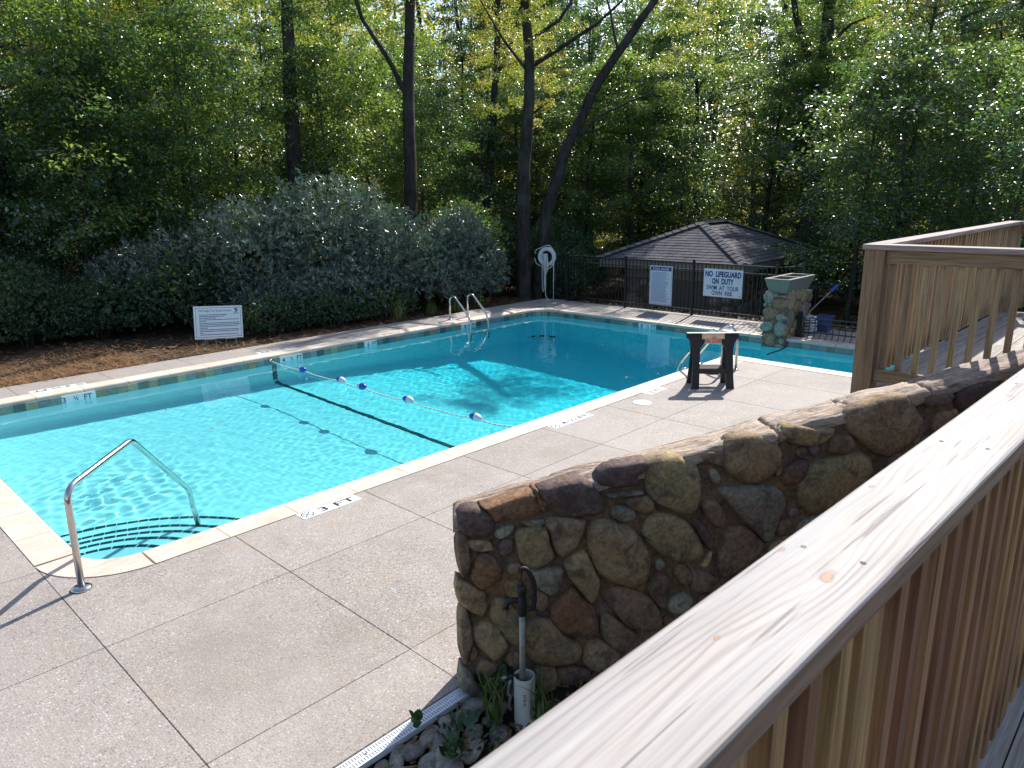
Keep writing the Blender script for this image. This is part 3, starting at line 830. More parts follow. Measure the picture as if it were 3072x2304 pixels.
# depth markers set into the deck: white tiles with black figures
def deck_marker(x0, x1, y0, y1, parts, ang=0):
    m_ = thing('depth_marker', None, None, ((x0+x1)/2, (y0+y1)/2, 0)); del_ = None
    return m_
def marker(x0, y0, n, txt, ex, ey, symbol=True):
    """row of n 15 cm white tiles starting at x0,y0"""
    ex = V(*ex, 0); ey = V(*ey, 0)
    for k in range(n):
        c = V(x0, y0, 0)+ex*(.152*(k+.5))+ey*.076
        mb = MB(); mb.obox(V(c.x, c.y, -.004), ex, ey, (0, 0, 1), .0745, .0745, .0075)
        mb.build('depth_marker', M['wtile'], deck)
    c = V(x0, y0, .0045)+ey*.076
    if symbol:
        q = c+ex*.076; mb = MB(); N = 20
        for k in range(N):
            a0, a1 = 2*math.pi*k/N, 2*math.pi*(k+1)/N
            mb.add([q+ex*(r_*math.cos(a_))+ey*(r_*math.sin(a_)) for r_, a_ in ((.058, a0), (.058, a1), (.05, a1), (.05, a0))], [(0, 1, 2, 3)])
        for sg in (1, -1):
            d = (ex+ey*sg).normalized(); s_ = V(-d.y, d.x, 0)
            mb.add([q-d*.05-s_*.004, q+d*.05-s_*.004, q+d*.05+s_*.004, q-d*.05+s_*.004], [(0, 1, 2, 3)])
        mb.build('no_diving_symbol', M['ink'], deck)
    letter(txt, M['ink'], c+ex*(.152*(n+(1 if symbol else 0))/2), ex, ey, deck, .095, .152*(n-1)*.82, bold=.015)
marker(2.985, 5.395, 4, '3 FT', (1, 0), (0, 1))
marker(6.38, 5.395, 5, '4 ½ FT', (1, 0), (0, 1))
marker(8.42, 5.395, 3, '6 FT', (1, 0), (0, 1), False)
marker(10.72, 5.395, 3, '8 FT', (1, 0), (0, 1), False)
marker(3.35, 12.42, 5, '3 ½ FT', (-1, 0), (0, -1))
marker(6.95, 12.42, 5, '4 ½ FT', (-1, 0), (0, -1))
marker(8.6, 12.42, 3, '6 FT', (-1, 0), (0, -1), False)
marker(13.97, 9.05, 4, '8 ½ FT', (0, -1), (-1, 0), False) if 0 else marker(13.83, 9.05, 4, '8 ½ FT', (0, -1), (1, 0), False)

# ---- ground: one sheet, falling away beyond the fence and rising far off; open where the pool is
def gh(x, y):
    z = -.05 if y > 13.03 and x < 15 else -.16
    d = math.hypot(x, y)
    if x > 15.0:
        z = -.06-.55*min(1, max(0, (x-15.6)/2.5))-.02*max(0, x-18)
    if y > 13.03: z -= .02*max(0, y-15)+.015*max(0, y-22)
    if x > 15 and y < 5: z -= .1*min(1, (5-y)/3)
    if d > 45: z += (d-45)*.12
    z += .10*noise.noise((x*.35, y*.35, 1.))*min(1, max(0, max(x-15.2, y-13.3))/1.5)
    return z
gxs = [-160, -110, -70, -45, -30, -20, -14, -10]+[-7+k*.7 for k in range(12)]+[1.13]+[1.7+.85*k for k in range(16)]+[15.0, 15.3]+[16+.8*k for k in range(12)]+[26, 28, 31, 35, 40, 46, 54, 64, 80, 110, 160]
gys = [-160, -110, -70, -45, -30, -20, -12, -7, -4, -2, 0, 1, 2, 2.72, 4, 6, 8, 10, 12, 13.03, 13.2]+[13.6+.6*k for k in range(12)]+[21, 23, 25, 28, 31, 35, 40, 46, 54, 64, 80, 110, 160]
mb = MB(); idx = {}
for i in range(len(gxs)-1):
    for j in range(len(gys)-1):
        if 1.1 <= gxs[i] and gxs[i+1] <= 15.05 and .9 <= gys[j] and gys[j+1] <= 13.04 and not (gxs[i] < 4 and gys[j] < 2.7): continue
        q = []
        for a, b in ((i, j), (i+1, j), (i+1, j+1), (i, j+1)):
            if (a, b) not in idx:
                idx[(a, b)] = len(mb.v); mb.v.append((gxs[a], gys[b], gh(gxs[a], gys[b])))
            q.append(idx[(a, b)])
        mb.f.append(tuple(q)); mb.mi.append(0)
mb.build('ground', M['floor'], kind='structure', smooth=True)
# planting bed between stone wall and ramp
mb = MB(); nx_, ny_ = 26, 16
for j in range(ny_+1):
    for i in range(nx_+1):
        x = .6+5.4*i/nx_; y = .2+2.5*j/ny_
        mb.v.append((x, y, -.085+.03*noise.noise((x*3, y*3, 0))))
for j in range(ny_):
    for i in range(nx_):
        a = j*(nx_+1)+i; mb.f.append((a, a+1, a+nx_+2, a+nx_+1)); mb.mi.append(0)
mb.build('planting_bed', M['soil'], kind='structure', smooth=True)

# pine straw and leaf litter
rs2 = np.random.RandomState(8)
def litter(name, n, fx, L, W, mat, seed):
    r = np.random.RandomState(seed)
    P = fx(r, n); a = r.uniform(0, 2*math.pi, n); l = L*r.uniform(.6, 1.3, n)
    dx = np.stack([np.cos(a), np.sin(a), r.uniform(-.25, .35, n)], -1)*l[:, None]
    sx = np.stack([-np.sin(a), np.cos(a), np.zeros(n)], -1)*W*.5
    v = np.stack([P-sx, P+sx, P+dx+sx*.6, P+dx-sx*.6], 1).reshape(-1, 3)
    q = np.arange(4*n).reshape(n, 4)
    return link(name, raw_mesh(name, v, q, mat), kind='stuff')
def strip(r, n):
    x = r.uniform(-4, 14.8, n); y = 13.04+np.abs(r.normal(0, 1.1, n))
    keep = r.uniform(0, 1, n) < np.where(x < 4.6, 1, .25); x = np.where(keep, x, r.uniform(-4, 4.6, n))
    z = np.array([gh(a, b) for a, b in zip(x, y)])+r.uniform(.0, .05, n)
    return np.stack([x, y, z], -1)
litter('pine_straw', 17000, strip, .20, .009, M['straw'], 3)
def woods(r, n):
    x = r.uniform(-3, 26, n); y = r.uniform(4, 24, n)
    k = (x > 15.2) | (y > 13.4); x = np.where(k, x, 15.4+r.uniform(0, 6, n)); 
    z = np.array([gh(a, b) for a, b in zip(x, y)])+.02
    return np.stack([x, y, z], -1)
litter('leaf_litter', 9000, woods, .11, .07, M['fallen'], 4)
def bed(r, n):
    x = r.uniform(1.4, 5, n); y = 2.69-np.abs(r.normal(0, .55, n))-np.maximum(0, x-2.37)*.6
    return np.stack([x, y, np.full(n, -.05)+r.uniform(-.02, .05, n)], -1)
litter('bed_litter', 900, bed, .05, .022, M['fallen'], 5)
def gr(r, n):
    x = 15.02+np.abs(r.normal(0, .25, n)); y = r.uniform(6.3, 11.2, n)
    return np.stack([x, y, np.full(n, -.04)], -1)
r = np.random.RandomState(6); mb = MB()
for x, y, z in gr(r, 420):
    s_ = r.uniform(.02, .05); c = V(x, y, gh(x, y)+s_*.5)
    P = [c+V(*(r.normal(0, 1, 3)*.18+np.array(d))*s_) for d in ((1, 0, 0), (-1, 0, 0), (0, 1, 0), (0, -1, 0), (0, 0, .8), (0, 0, -.8))]
    mb.add(P, [(0, 2, 4), (2, 1, 4), (1, 3, 4), (3, 0, 4), (2, 0, 5), (1, 2, 5), (3, 1, 5), (0, 3, 5)])
mb.build('gravel', M['gravel'], kind='stuff')

# ================================================================ STONEWORK
def smooth_poly(p, n):
    p = [Vector((a, b)) for a, b in p]; m = len(p); out = []
    for i in range(m):
        a, b, c, d = p[i-1], p[i], p[(i+1) % m], p[(i+2) % m]
        for t in (0, .5):
            t2, t3 = t*t, t*t*t
            out.append(.5*((2*b)+(c-a)*t+(2*a-5*b+4*c-d)*t2+(3*b-a-3*c+d)*t3))
    return out
def stone_mesh(name, poly, mat, o, eu, ev, en, proud, rseed, shrink=.97, back=.05):
    """boulder face laid in a wall: outline poly in (eu,ev), bulging along en"""
    q = smooth_poly(poly, 2); c = sum(q, Vector((0, 0)))/len(q)
    o, eu, ev, en = (Vector(k) for k in (o, eu, ev, en))
    n = len(q); mb = MB()
    sz = sum((p-c).length for p in q)/n
    pr = min(proud, sz*.42)
    rings = ((1.03, -back), (shrink, 0.), (.92*shrink, pr*.62), (.76*shrink, pr*.93), (.45*shrink, pr))
    for s_, h in rings:
        for p in q:
            w = c+(p-c)*s_
            nz = (noise.noise((w.x*7+rseed, w.y*7, h*5))*.018+noise.noise((w.x*19, w.y*19+rseed, 1.))*.009)*(h > 0)
            mb.v.append(tuple(eu*(w.x-c.x)+ev*(w.y-c.y)+en*(h+nz*min(1, sz/.1))))
    mb.v.append(tuple(en*pr*1.02))
    for r_ in range(len(rings)-1):
        for i in range(n):
            j = (i+1) % n; mb.f.append((r_*n+i, r_*n+j, (r_+1)*n+j, (r_+1)*n+i)); mb.mi.append(0)
    k = (len(rings)-1)*n
    for i in range(n): mb.f.append((k+i, k+(i+1) % n, len(mb.v)-1)); mb.mi.append(0)
    return mb.mesh(name, mat, True), o+eu*c.x+ev*c.y
def rand_poly(rng, cx, cy_, r, asp=1.):
    n = rng.randint(6, 8); a0 = rng.uniform(0, 6.28); th = rng.uniform(-.5, .5); P = []
    for k in range(n):
        a = a0+2*math.pi*k/n; rr = r*rng.uniform(.82, 1.1)
        x, y = rr*math.cos(a)*asp, rr*math.sin(a)/asp
        P.append((cx+x*math.cos(th)-y*math.sin(th), cy_+x*math.sin(th)+y*math.cos(th)))
    return P
def pack(rng, x0, x1, y0, y1, rmin, rmax, tries, taken=(), top=None, gap=.008):
    """random stones of falling size that do not overlap: list of polygons"""
    circ = []; out = []
    pts = [Vector(p) for poly in taken for p in smooth_poly(poly, 2)]
    cen = [(sum((Vector(p) for p in poly), Vector((0, 0)))/len(poly)) for poly in taken]
    for t in range(tries):
        r = rmax+(rmin-rmax)*(t/tries)**.6
        x, y = rng.uniform(x0+r*.7, x1-r*.7), rng.uniform(y0+r*.6, y1-r*.6)
        if top and y+r > top(x): continue
        if any((x-a)**2+(y-b)**2 < (r+c+gap)**2 for a, b, c in circ): continue
        p = Vector((x, y))
        if any((p-q).length < r+gap for q in pts): continue
        inside = False
        for poly in taken:
            c = False; m = len(poly)
            for i in range(m):
                (xa, ya), (xb, yb) = poly[i], poly[i-1]
                if (ya > y) != (yb > y) and x < (xb-xa)*(y-ya)/(yb-ya)+xa: c = not c
            inside |= c
        if inside: continue
        circ.append((x, y, r)); out.append(rand_poly(rng, x, y, r*1.12, rng.uniform(.85, 1.2)))
    return out

# ---- low fieldstone wall beside the ramp
WA = rad(-31); WU = V(math.cos(WA), math.sin(WA), 0); WN = V(math.sin(WA), -math.cos(WA), 0); WO = V(2.37, 2.69, 0)
wall = thing('stone_wall', 'low fieldstone and mortar wall with flat capstones beside the wooden railing', 'stone wall', WO)
def wtop(s): return 1.085+.152*s
mb = MB(); TH = .25; SL = 4.3

for s_ in (0, 1):
    for z in (0, 1):
        pass
P = []
for s_ in np.linspace(0, SL, 12):
    f = WO+WU*float(s_)-WN*.008; b = f-WN*TH
    if s_ == 0: f = WO+WU*.012-WN*.008; b = f-WN*TH+WU*.06
    for pt in (f, b):
        P.append((pt.x, pt.y, -.25)); P.append((pt.x, pt.y, wtop(float(s_))-.035))
F = [(0, 2, 3, 1)]
for i in range(11):
    a = 4*i
    F += [(a, a+1, a+5, a+4), (a+2, a+6, a+7, a+3), (a+1, a+3, a+7, a+5)]
F.append((44, 45, 47, 46))
mb.add(P, F); mb.build('mortar_core', M['mortar'], wall)
for i, (c, poly) in enumerate(STONES):
    me, loc = stone_mesh('stone', poly, M['st'][c], WO, WU, (0, 0, 1), WN, .046, i*3.7, 1.05, .07)
    link('stone', me, wall, loc)
rng = random.Random(11)
fill = pack(rng, .03, SL-.05, -.1, 1.75, .022, .15, 5200, [p for c, p in STONES], lambda x: wtop(x)-.01)
for i, poly in enumerate(fill):
    me, loc = stone_mesh('stone', poly, M['st'][rng.choice('bbodgtv')], WO, WU, (0, 0, 1), WN, .035, i*2.1, 1., .06)
    link('stone', me, wall, loc)
# end of the wall, a stack of larger stones turning the corner
rng = random.Random(2)
# capstones: rough flat slabs bedded along the top
s_ = -.03
while s_ < SL-.1:
    L = rng.uniform(.5, 1.0); e = min(SL, s_+L)
    mb = MB(); nx_, nw = 36, 16
    for j in range(nw+1):
        for i in range(nx_+1):
            a = s_+.006+(e-s_-.012)*i/nx_
            ed = .02*noise.noise((a*6, j*.0, s_*9)) if j in (0,) else 0
            w = -.012+TH*.97*j/nw+(ed if j == 0 else 0)-(.03*noise.noise((a*4.3, 7, 2)) if j == nw else 0)
            if a < .0: w = max(w, .0)
            h = wtop(a)-.006+.018*noise.noise((a*2.2, w*5., 3.))+.011*noise.noise((a*4, w*22, 1.))+.017*abs(noise.noise((a*2.6+w*3, w*38, 5.)))-.010*(noise.noise((a*3.1, w*30, 8.)) > .22)
            h -= .018*max(0, (abs(j-nw/2)/(nw/2))-.72)/.28
            h -= .012*(i in (0, nx_))
            p = WO+WU*a-WN*w
            if a < .13: p = p+WU*(.05*(w/TH))*(1-max(a, 0)/.13)
            mb.v.append((p.x, p.y, h))
    m = nx_+1
    for j in range(nw):
        for i in range(nx_):
            a = j*m+i; mb.f.append((a, a+1, a+m+1, a+m)); mb.mi.append(0)
    N = len(mb.v); top_ = list(mb.v)
    rim = list(range(m))+[k*m+nx_ for k in range(1, nw+1)]+[nw*m+i for i in range(nx_-1, -1, -1)]+[k*m for k in range(nw-1, 0, -1)]
    for k in rim:
        x, y, z = top_[k]; mb.v.append((x, y, z-.06))
    for i in range(len(rim)):
        j = (i+1) % len(rim); mb.f.append((rim[i], N+i, N+j, rim[j])); mb.mi.append(0)
    mb.build('cap_stone', M['cap'], wall, smooth=True)
    s_ = e

# ---- square stone pillar at the pool edge with a planter box on it
PXa, PXb, PYa, PYb = 13.37, 14.55, 5.70, 6.12
pil = thing('stone_pillar', 'short pillar of rounded fieldstones rising from the pool edge', 'stone pillar', (13.9, 5.9, 0))
MB().box((PXa-.002, PYa-.002, -.26), (PXb-.02, PYb-.02, .835)).build('mortar_core', M['mortar'], pil)
rng = random.Random(21)
for (o, eu, en, w) in ((V(PXa, PYb, 0), V(0, -1, 0), V(-1, 0, 0), PYb-PYa), (V(PXa, PYa, 0), V(1, 0, 0), V(0, -1, 0), PXb-PXa)):
    fr = w < .6
    for i, poly in enumerate(pack(rng, 0, w, -.24, .85, .02, .13 if fr else .17, 5200, gap=.002)):
        low = poly[0][1] < .3
        me, loc = stone_mesh('stone', poly, M['st'][rng.choice('pppgb' if fr else 'ovbgdt')], o+en*.0, eu, (0, 0, 1), en, .026, i*1.3+w)
        link('stone', me, pil, loc)
for k in range(4):
    x0 = PXa-.02+k*.3; mb = MB()
    for j in range(5):
        for i in range(7):
            x = x0+.285*i/6; y = PYa-.02+(PYb-PYa+.04)*j/4
            mb.v.append((x, y, .845+.018*noise.noise((x*5, y*5, 2))-(.02 if j in (0, 4) or i in (0, 6) else 0)))
    for j in range(4):
        for i in range(6): a = j*7+i; mb.f.append((a, a+1, a+8, a+7)); mb.mi.append(0)
    rim = list(range(7))+[k2*7+6 for k2 in range(1, 5)]+[28+i for i in range(5, -1, -1)]+[k2*7 for k2 in range(3, 0, -1)]
    N = len(mb.v)
    for q in rim: mb.v.append((mb.v[q][0], mb.v[q][1], .80))
    for i in range(len(rim)): j = (i+1) % len(rim); mb.f.append((rim[i], N+i, N+j, rim[j])); mb.mi.append(0)
    mb.build('cap_stone', M['st'][rng.choice('pgt')], pil, smooth=True)
pb = thing('planter_box', 'flared grey green planter box with two square openings on top of the stone pillar', 'planter box', (13.9, 5.88, .86))
mb = MB()
bo = [(13.42, 5.72), (14.43, 5.72), (14.43, 6.05), (13.42, 6.05)]; to = [(13.33, 5.63), (14.53, 5.63), (14.53, 6.13), (13.33, 6.13)]
z0, z1 = .863, 1.135
P = [(x, y, z0) for x, y in bo]+[(x, y, z1) for x, y in to]
mb.add(P, [(0, 3, 2, 1), (0, 1, 5, 4), (1, 2, 6, 5), (2, 3, 7, 6), (3, 0, 4, 7)])
mb.build('box', M['planter'], pb)
mb = MB(); X = [13.33, 13.40, 13.89, 13.96, 14.46, 14.53]; Y = [5.63, 5.70, 6.06, 6.13]
for i in range(5):
    for j in range(3):
        if j == 1 and i in (1, 3):
            x0, x1, y0, y1 = X[i], X[i+1], Y[1], Y[2]
            mb.add([(x0, y0, z1), (x1, y0, z1), (x1, y1, z1), (x0, y1, z1), (x0, y0, z1-.07), (x1, y0, z1-.07), (x1, y1, z1-.07), (x0, y1, z1-.07)],
                   [(0, 1, 5, 4), (1, 2, 6, 5), (2, 3, 7, 6), (3, 0, 4, 7)])
        else: mb.add([(X[i], Y[j], z1), (X[i+1], Y[j], z1), (X[i+1], Y[j+1], z1), (X[i], Y[j+1], z1)], [(0, 1, 2, 3)])
mb.build('rim', M['planter'], pb)
mb = MB()
for i in (1, 3): mb.add([(X[i], Y[1], z1-.068), (X[i+1], Y[1], z1-.068), (X[i+1], Y[2], z1-.068), (X[i], Y[2], z1-.068)], [(0, 1, 2, 3)])
mb.build('soil', M['soil'], pb)

# ================================================================ SHED BEHIND THE FENCE
SA = rad(5); SR_ = V(math.cos(SA), math.sin(SA), 0); SLf = V(-math.sin(SA), math.cos(SA), 0)
E0 = V(16.3, 8.02, .85); L1, L2 = 4.0, 5.5
shed = thing('pump_shed', 'small stone shed with dark hipped shingle roof behind the black fence', 'shed', E0+SLf*2+SR_*2.7-V(0, 0, 2.3))
def sp(a, b, z): return E0+SR_*a+SLf*b+V(0, 0, z)
ins = .55
mb = MB()
for a0, b0, a1, b1 in ((ins, ins, L2-ins, L1-ins),):
    P = [sp(a0, b0, -2.3), sp(a1, b0, -2.3), sp(a1, b1, -2.3), sp(a0, b1, -2.3), sp(a0, b0, .0), sp(a1, b0, 0), sp(a1, b1, 0), sp(a0, b1, 0)]
    mb.add(P, [(0, 1, 5, 4), (1, 2, 6, 5), (2, 3, 7, 6), (3, 0, 4, 7)])
mb.build('wall', M['mortar'], shed)
P = [sp(0, 0, 0), sp(L2, 0, 0), sp(L2, L1, 0), sp(0, L1, 0)]
MB().add(P, [(0, 1, 2, 3)]).build('soffit', M['taupe'], shed)
mb = MB(); fh_ = .19
Q = [(0, 0), (L2, 0), (L2, L1), (0, L1)]
for i in range(4):
    (a, b), (c, d) = Q[i], Q[(i+1) % 4]
    mb.add([sp(a, b, -.004), sp(c, d, -.004), sp(c, d, fh_), sp(a, b, fh_)], [(0, 1, 2, 3)])
mb.build('fascia', M['taupe'], shed)
# frieze band and door under the eaves on the side facing the pool
mb = MB(); mb.add([sp(ins-.02, ins-.02, -.3), sp(ins-.02, L1-ins+.02, -.3), sp(ins-.02, L1-ins+.02, 0), sp(ins-.02, ins-.02, 0)], [(0, 3, 2, 1)])
mb.add([sp(ins-.02, ins-.02, -.3), sp(L2-ins, ins-.02, -.3), sp(L2-ins, ins-.02, 0), sp(ins-.02, ins-.02, 0)], [(0, 1, 2, 3)])
mb.build('frieze', M['taupe'], shed)
c = sp(ins-.03, 1.62, -1.25); mb = MB(); mb.obox(c, SLf, SR_, (0, 0, 1), .46, .03, .95); mb.build('door', M['door'], shed)
rng = random.Random(5)
for (o, eu, en, w, bad) in ((sp(ins, ins, 0), SLf, -SR_, L1-2*ins, (.55, 1.6)), (sp(ins, ins, 0), SR_, -SLf, 3.2, (9, 9))):
    for i, poly in enumerate(pack(rng, 0, w, -1.5, -.3, .05, .19, 900)):
        if bad[0] < poly[0][0] < bad[1]: continue
        me, loc = stone_mesh('stone', poly, M['st'][rng.choice('vvvdb')], o, eu, (0, 0, 1), en, .04, i*1.9+w)
        link('stone', me, shed, loc)
# hipped roof in overlapping courses of shingles
APX = 1.06; rA, rB = sp(L1/2, L1/2, APX), sp(L2-L1/2, L1/2, APX)
ov = .05
cor = [sp(-ov, -ov, fh_), sp(L2+ov, -ov, fh_), sp(L2+ov, L1+ov, fh_), sp(-ov, L1+ov, fh_)]
faces = [(cor[3], cor[0], rA, rA), (cor[0], cor[1], rB, rA), (cor[1], cor[2], rB, rB), (cor[2], cor[3], rA, rB)]
base = MB()
for a, b, c, d in faces: base.add([a, b, c] if (c-d).length < 1e-4 else [a, b, c, d], [(0, 1, 2)] if (c-d).length < 1e-4 else [(0, 1, 2, 3)])
roof = base.build('roof', M['shingle'], shed)
rng = random.Random(9)
for fi, (a, b, c, d) in enumerate(faces):
    mb = MB(); nrm = (b-a).cross(d-a).normalized(); nc = 15
    for k in range(nc):
        t0, t1 = k/nc, min(1, (k+1.12)/nc)
        p0, p1 = a.lerp(d, t0), b.lerp(c, t0); q0, q1 = a.lerp(d, t1), b.lerp(c, t1)
        L = (p1-p0).length; ux = (p1-p0).normalized(); up_ = (a.lerp(d, t1)-a.lerp(d, t0)); up_ = up_-ux*up_.dot(ux)
        x = -rng.uniform(0, .3); l0 = (q0-p0).dot(ux); l1 = (q1-p0).dot(ux)
        while x < L:
            w = rng.uniform(.22, .36); x0, x1 = max(0, x+.004), min(L, x+w-.004); x += w
            if x1-x0 < .03: continue
            y0_, y1_ = min(max(x0, l0), l1), min(max(x1, l0), l1)
            if y1_-y0_ < .004: y1_ = y0_+.004
            hb = .016+rng.uniform(0, .005); dr = up_*rng.uniform(-.05, .02)
            A = p0+ux*x0+dr; B = p0+ux*x1+dr; C = p0+up_+ux*y1_; D = p0+up_+ux*y0_
            mb.add([A+nrm*.002, B+nrm*.002, A+nrm*hb, B+nrm*hb, C+nrm*.006, D+nrm*.006], [(0, 1, 3, 2), (2, 3, 4, 5), (0, 2, 5), (1, 4, 3)])
    mb.build('shingles', M['shingle'], roof, kind='stuff')
mb = MB()
for p, q in ((cor[0], rA), (cor[1], rB), (cor[2], rB), (cor[3], rA), (rA, rB)):
    n_ = 14; d = (q-p)/n_
    sd = V(-d.y, d.x, 0).normalized()
    for k in range(n_):
        a = p+d*k; b = p+d*(k+1.15); h = V(0, 0, .055)
        mb.add([a-sd*.14+h*.5, a+sd*.14+h*.5, a+h*1.5, b-sd*.14+h*.2, b+sd*.14+h*.2, b+h*1.1], [(0, 2, 5, 3), (2, 1, 4, 5), (0, 1, 2)])
mb.build('ridge_cap', M['shingle'], roof)

# ================================================================ FENCES, RAILS
def cap_mesh(w, h): return
def fence_post(mb, p, h, w=.025):
    x, y, z = p; mb.box((x-w, y-w, z), (x+w, y+w, z+h)); mb.box((x-w-.006, y-w-.006, z+h), (x+w+.006, y+w+.006, z+h+.02))
    mb.add([(x-w, y-w, z+h+.02), (x+w, y-w, z+h+.02), (x+w, y+w, z+h+.02), (x-w, y+w, z+h+.02), (x, y, z+h+.045)], [(0, 1, 4), (1, 2, 4), (2, 3, 4), (3, 0, 4)])
def fence(label, pts, zb, h=1.2, sp_=.102, group=None, stuff=False):
    f = thing('metal_fence', label, 'fence', (*pts[0], zb), group)
    bar = MB().box((-.008, -.008, .05), (.008, .008, h-.02)).mesh('picket', M['black'])
    pm = MB(); fence_post(pm, (0, 0, 0), h+.03); pm = pm.mesh('post', M['black'])
    allp = MB()
    for i, p in enumerate(pts):
        link('post', pm, f, (*p, zb))
        if i+1 < len(pts):
            a = V(*p, zb); b = V(*pts[i+1], zb); d = (b-a); L = d.length; d.normalize(); s_ = V(-d.y, d.x, 0)
            for z in (.13, h-.17, h-.01):
                mb = MB(); mb.obox(a.lerp(b, .5)+V(0, 0, z), d, s_, (0, 0, 1), L/2-.026, .014, .013); mb.build('rail', M['black'], f)
            n_ = int(round(L/sp_))
            for k in range(1, n_):
                q = a+d*(L*k/n_)
                if stuff: allp.obox(q+V(0, 0, h/2), (1, 0, 0), (0, 1, 0), (0, 0, 1), .008, .008, h/2-.03)
                else: link('picket', bar, f, q)
    if stuff: allp.build('pickets', M['black'], f, kind='stuff')
    return f
FX = 14.88
fence('black metal picket fence behind the deep end carrying two signs', [(FX+.08, 12.92), (FX+.04, 12.22), (FX, 10.37), (FX, 8.52), (FX, 6.58), (15.35, 6.2)], 0.)
fence('black picket fence almost lost in the dark shrubs on the left', [(-3.2+1.86*k, 17.6-.05*k) for k in range(9)], -.12, group=None, stuff=True)
# low railing with curved foot bars beside the wing of the pool
lr = thing('low_railing', 'low black railing with bars curving in at the foot, right of the stone pillar', 'railing', (13.8, 4.6, 0))
for z in (.385, .30, .115):
    MB().box((13.855, 2.4, z-.011), (13.88, 5.56, z+.011)).build('rail', M['black'], lr)
pk = MB().tube([(0, 0, .38), (0, 0, .10), (-.006, 0, .065), (-.025, 0, .035), (-.075, 0, .016)], .0085, 6).mesh('bar', M['black'])
for k in range(28): link('bar', pk, lr, (13.867, 5.53-.113*k, 0))
mb = MB(); mb.box((13.84, 5.575, .02), (13.90, 5.635, .47)); mb.box((13.78, 5.52, .006), (13.96, 5.69, .02)); mb.box((13.835, 5.57, .47), (13.905, 5.64, .485)); mb.build('post', M['black'], lr)
MB().box((13.93, 5.60, .006), (13.99, 5.66, .43)).build('post', M['black'], lr)

# ---- signs
def bars(mb, o, ex, ey, x0, x1, y, h, rng_, gap=.006):
    """a line of unreadably small print as word-long strokes"""
    x = x0
    while x < x1-.01:
        w = rng_.uniform(.012, .05); e = min(x1, x+w)
        a = o+ex*x+ey*(y-h/2); mb.add([a, a+ex*(e-x), a+ex*(e-x)+ey*h, a+ey*h], [(0, 1, 2, 3)]); x = e+gap
def sign_frame(name, label, o, ex, ey, w, h, mat=None):
    """thing whose board's lower left corner is o, face towards ex x ey"""
    ex = Vector(ex).normalized(); ey = Vector(ey).normalized(); ez = ex.cross(ey)
    s_ = thing(name, label, 'sign', o); mb = MB()
    mb.prism(o, ex, ey, ez, [(0, 0), (w, 0), (w, h), (0, h)], -.006, 0)
    bd = mb.build('board', mat or M['signw'], s_)
    if w > .4:
        for a in (.03, w-.03):
            for b in (.03, h-.03):
                MB().lathe(o+ex*a+ey*b, ez, [(.007, -.001), (.0065, .003), (.003, .004)], 8).build('bolt', M['galv'], bd)
    return bd, ex, ey, ez
def rim_line(o, ex, ey, w, h, m_, t, parent, mat):
    mb = MB()
    for (x0, y0, x1, y1) in ((m_, m_, w-m_, m_+t), (m_, h-m_-t, w-m_, h-m_), (m_, m_+t, m_+t, h-m_-t), (w-m_-t, m_+t, w-m_, h-m_-t)):
        mb.add([o+ex*x0+ey*y0, o+ex*x1+ey*y0, o+ex*x1+ey*y1, o+ex*x0+ey*y1], [(0, 1, 2, 3)])
    mb.build('border', mat, parent)
rng = random.Random(3)
o = V(FX-.03, 9.66, .165); s1, ex, ey, ez = sign_frame('rules_sign', 'tall white POOL RULES sign with navy heading hung on the black fence', o, (0, -1, 0), (0, 0, 1), .61, .91)
o = o+ez*.0015
rim_line(o, ex, ey, .61, .91, .018, .006, s1, M['bluep'])
MB().add([o+ex*.03+ey*.80, o+ex*.58+ey*.80, o+ex*.58+ey*.885, o+ex*.03+ey*.885], [(0, 1, 2, 3)]).build('heading', M['navy'], s1)
letter('POOL RULES', M['signw'], o+ex*.305+ey*.842+ez*.0015, ex, ey, s1, .05, .44, bold=.02)
mb = MB(); y = .76
while y > .06:
    bars(mb, o, ex, ey, .05, rng.uniform(.42, .56), y, .011, rng); y -= .0245
mb.build('fine_print', M['bluep'], s1)
o = V(FX-.03, 8.24, .475); s2, ex, ey, ez = sign_frame('lifeguard_sign', 'white sign in navy letters saying no lifeguard on duty, hung on the black fence', o, (0, -1, 0), (0, 0, 1), .93, .61)
o = o+ez*.0015
for tx, yy, h, w, b in (('NO  LIFEGUARD', .50, .13, .86, .045), ('ON  DUTY', .345, .13, .52, .045), ('SWIM  AT  YOUR', .20, .10, .77, .018), ('OWN  RISK', .085, .097, .51, .018)):
    letter(tx, M['navy'], o+ex*.465+ey*yy, ex, ey, s2, h, w, bold=b)
mb = MB(); bars(mb, o, ex, ey, .865, .885, .045, .03, rng); mb.build('fine_print', M['bluep'], s2)
# yard sign by the far walk, leaning a little
ex = V(.988, 0, -.075); ex.normalize(); ey = V(.048, .06, 1).normalized(); ey = (ey-ex*ey.dot(ex)).normalized(); exs = V(.985, -.12, -.075).normalized()
ey = (ey-exs*ey.dot(exs)).normalized()
o = V(5.515, 13.33, .235); s3, ex, ey, ez = sign_frame('yard_sign', 'white pool requirements yard sign on thin wire stakes beside the far walk', o, exs, ey, .885, .605)
o = o+ez*.0015
rim_line(o, ex, ey, .885, .605, .03, .006, s3, M['navy'])
letter('Cliff Ridge Pool Requirements', M['navy'], o+ex*.38+ey*.515, ex, ey, s3, .052, .60)
mb = MB(); y = .445
for k, w in enumerate((.52, .46, .30, .72, .12, .72, .74, .70, .15, .72, .72, .06, .70)):
    if k in (0, 1, 2, 3, 5, 7, 9, 12): bars(mb, o, ex, ey, .06, .068, y, .01, rng)
    bars(mb, o, ex, ey, .095, .095+w, y, .013, rng); y -= .0305
mb.build('fine_print', M['navy'], s3)
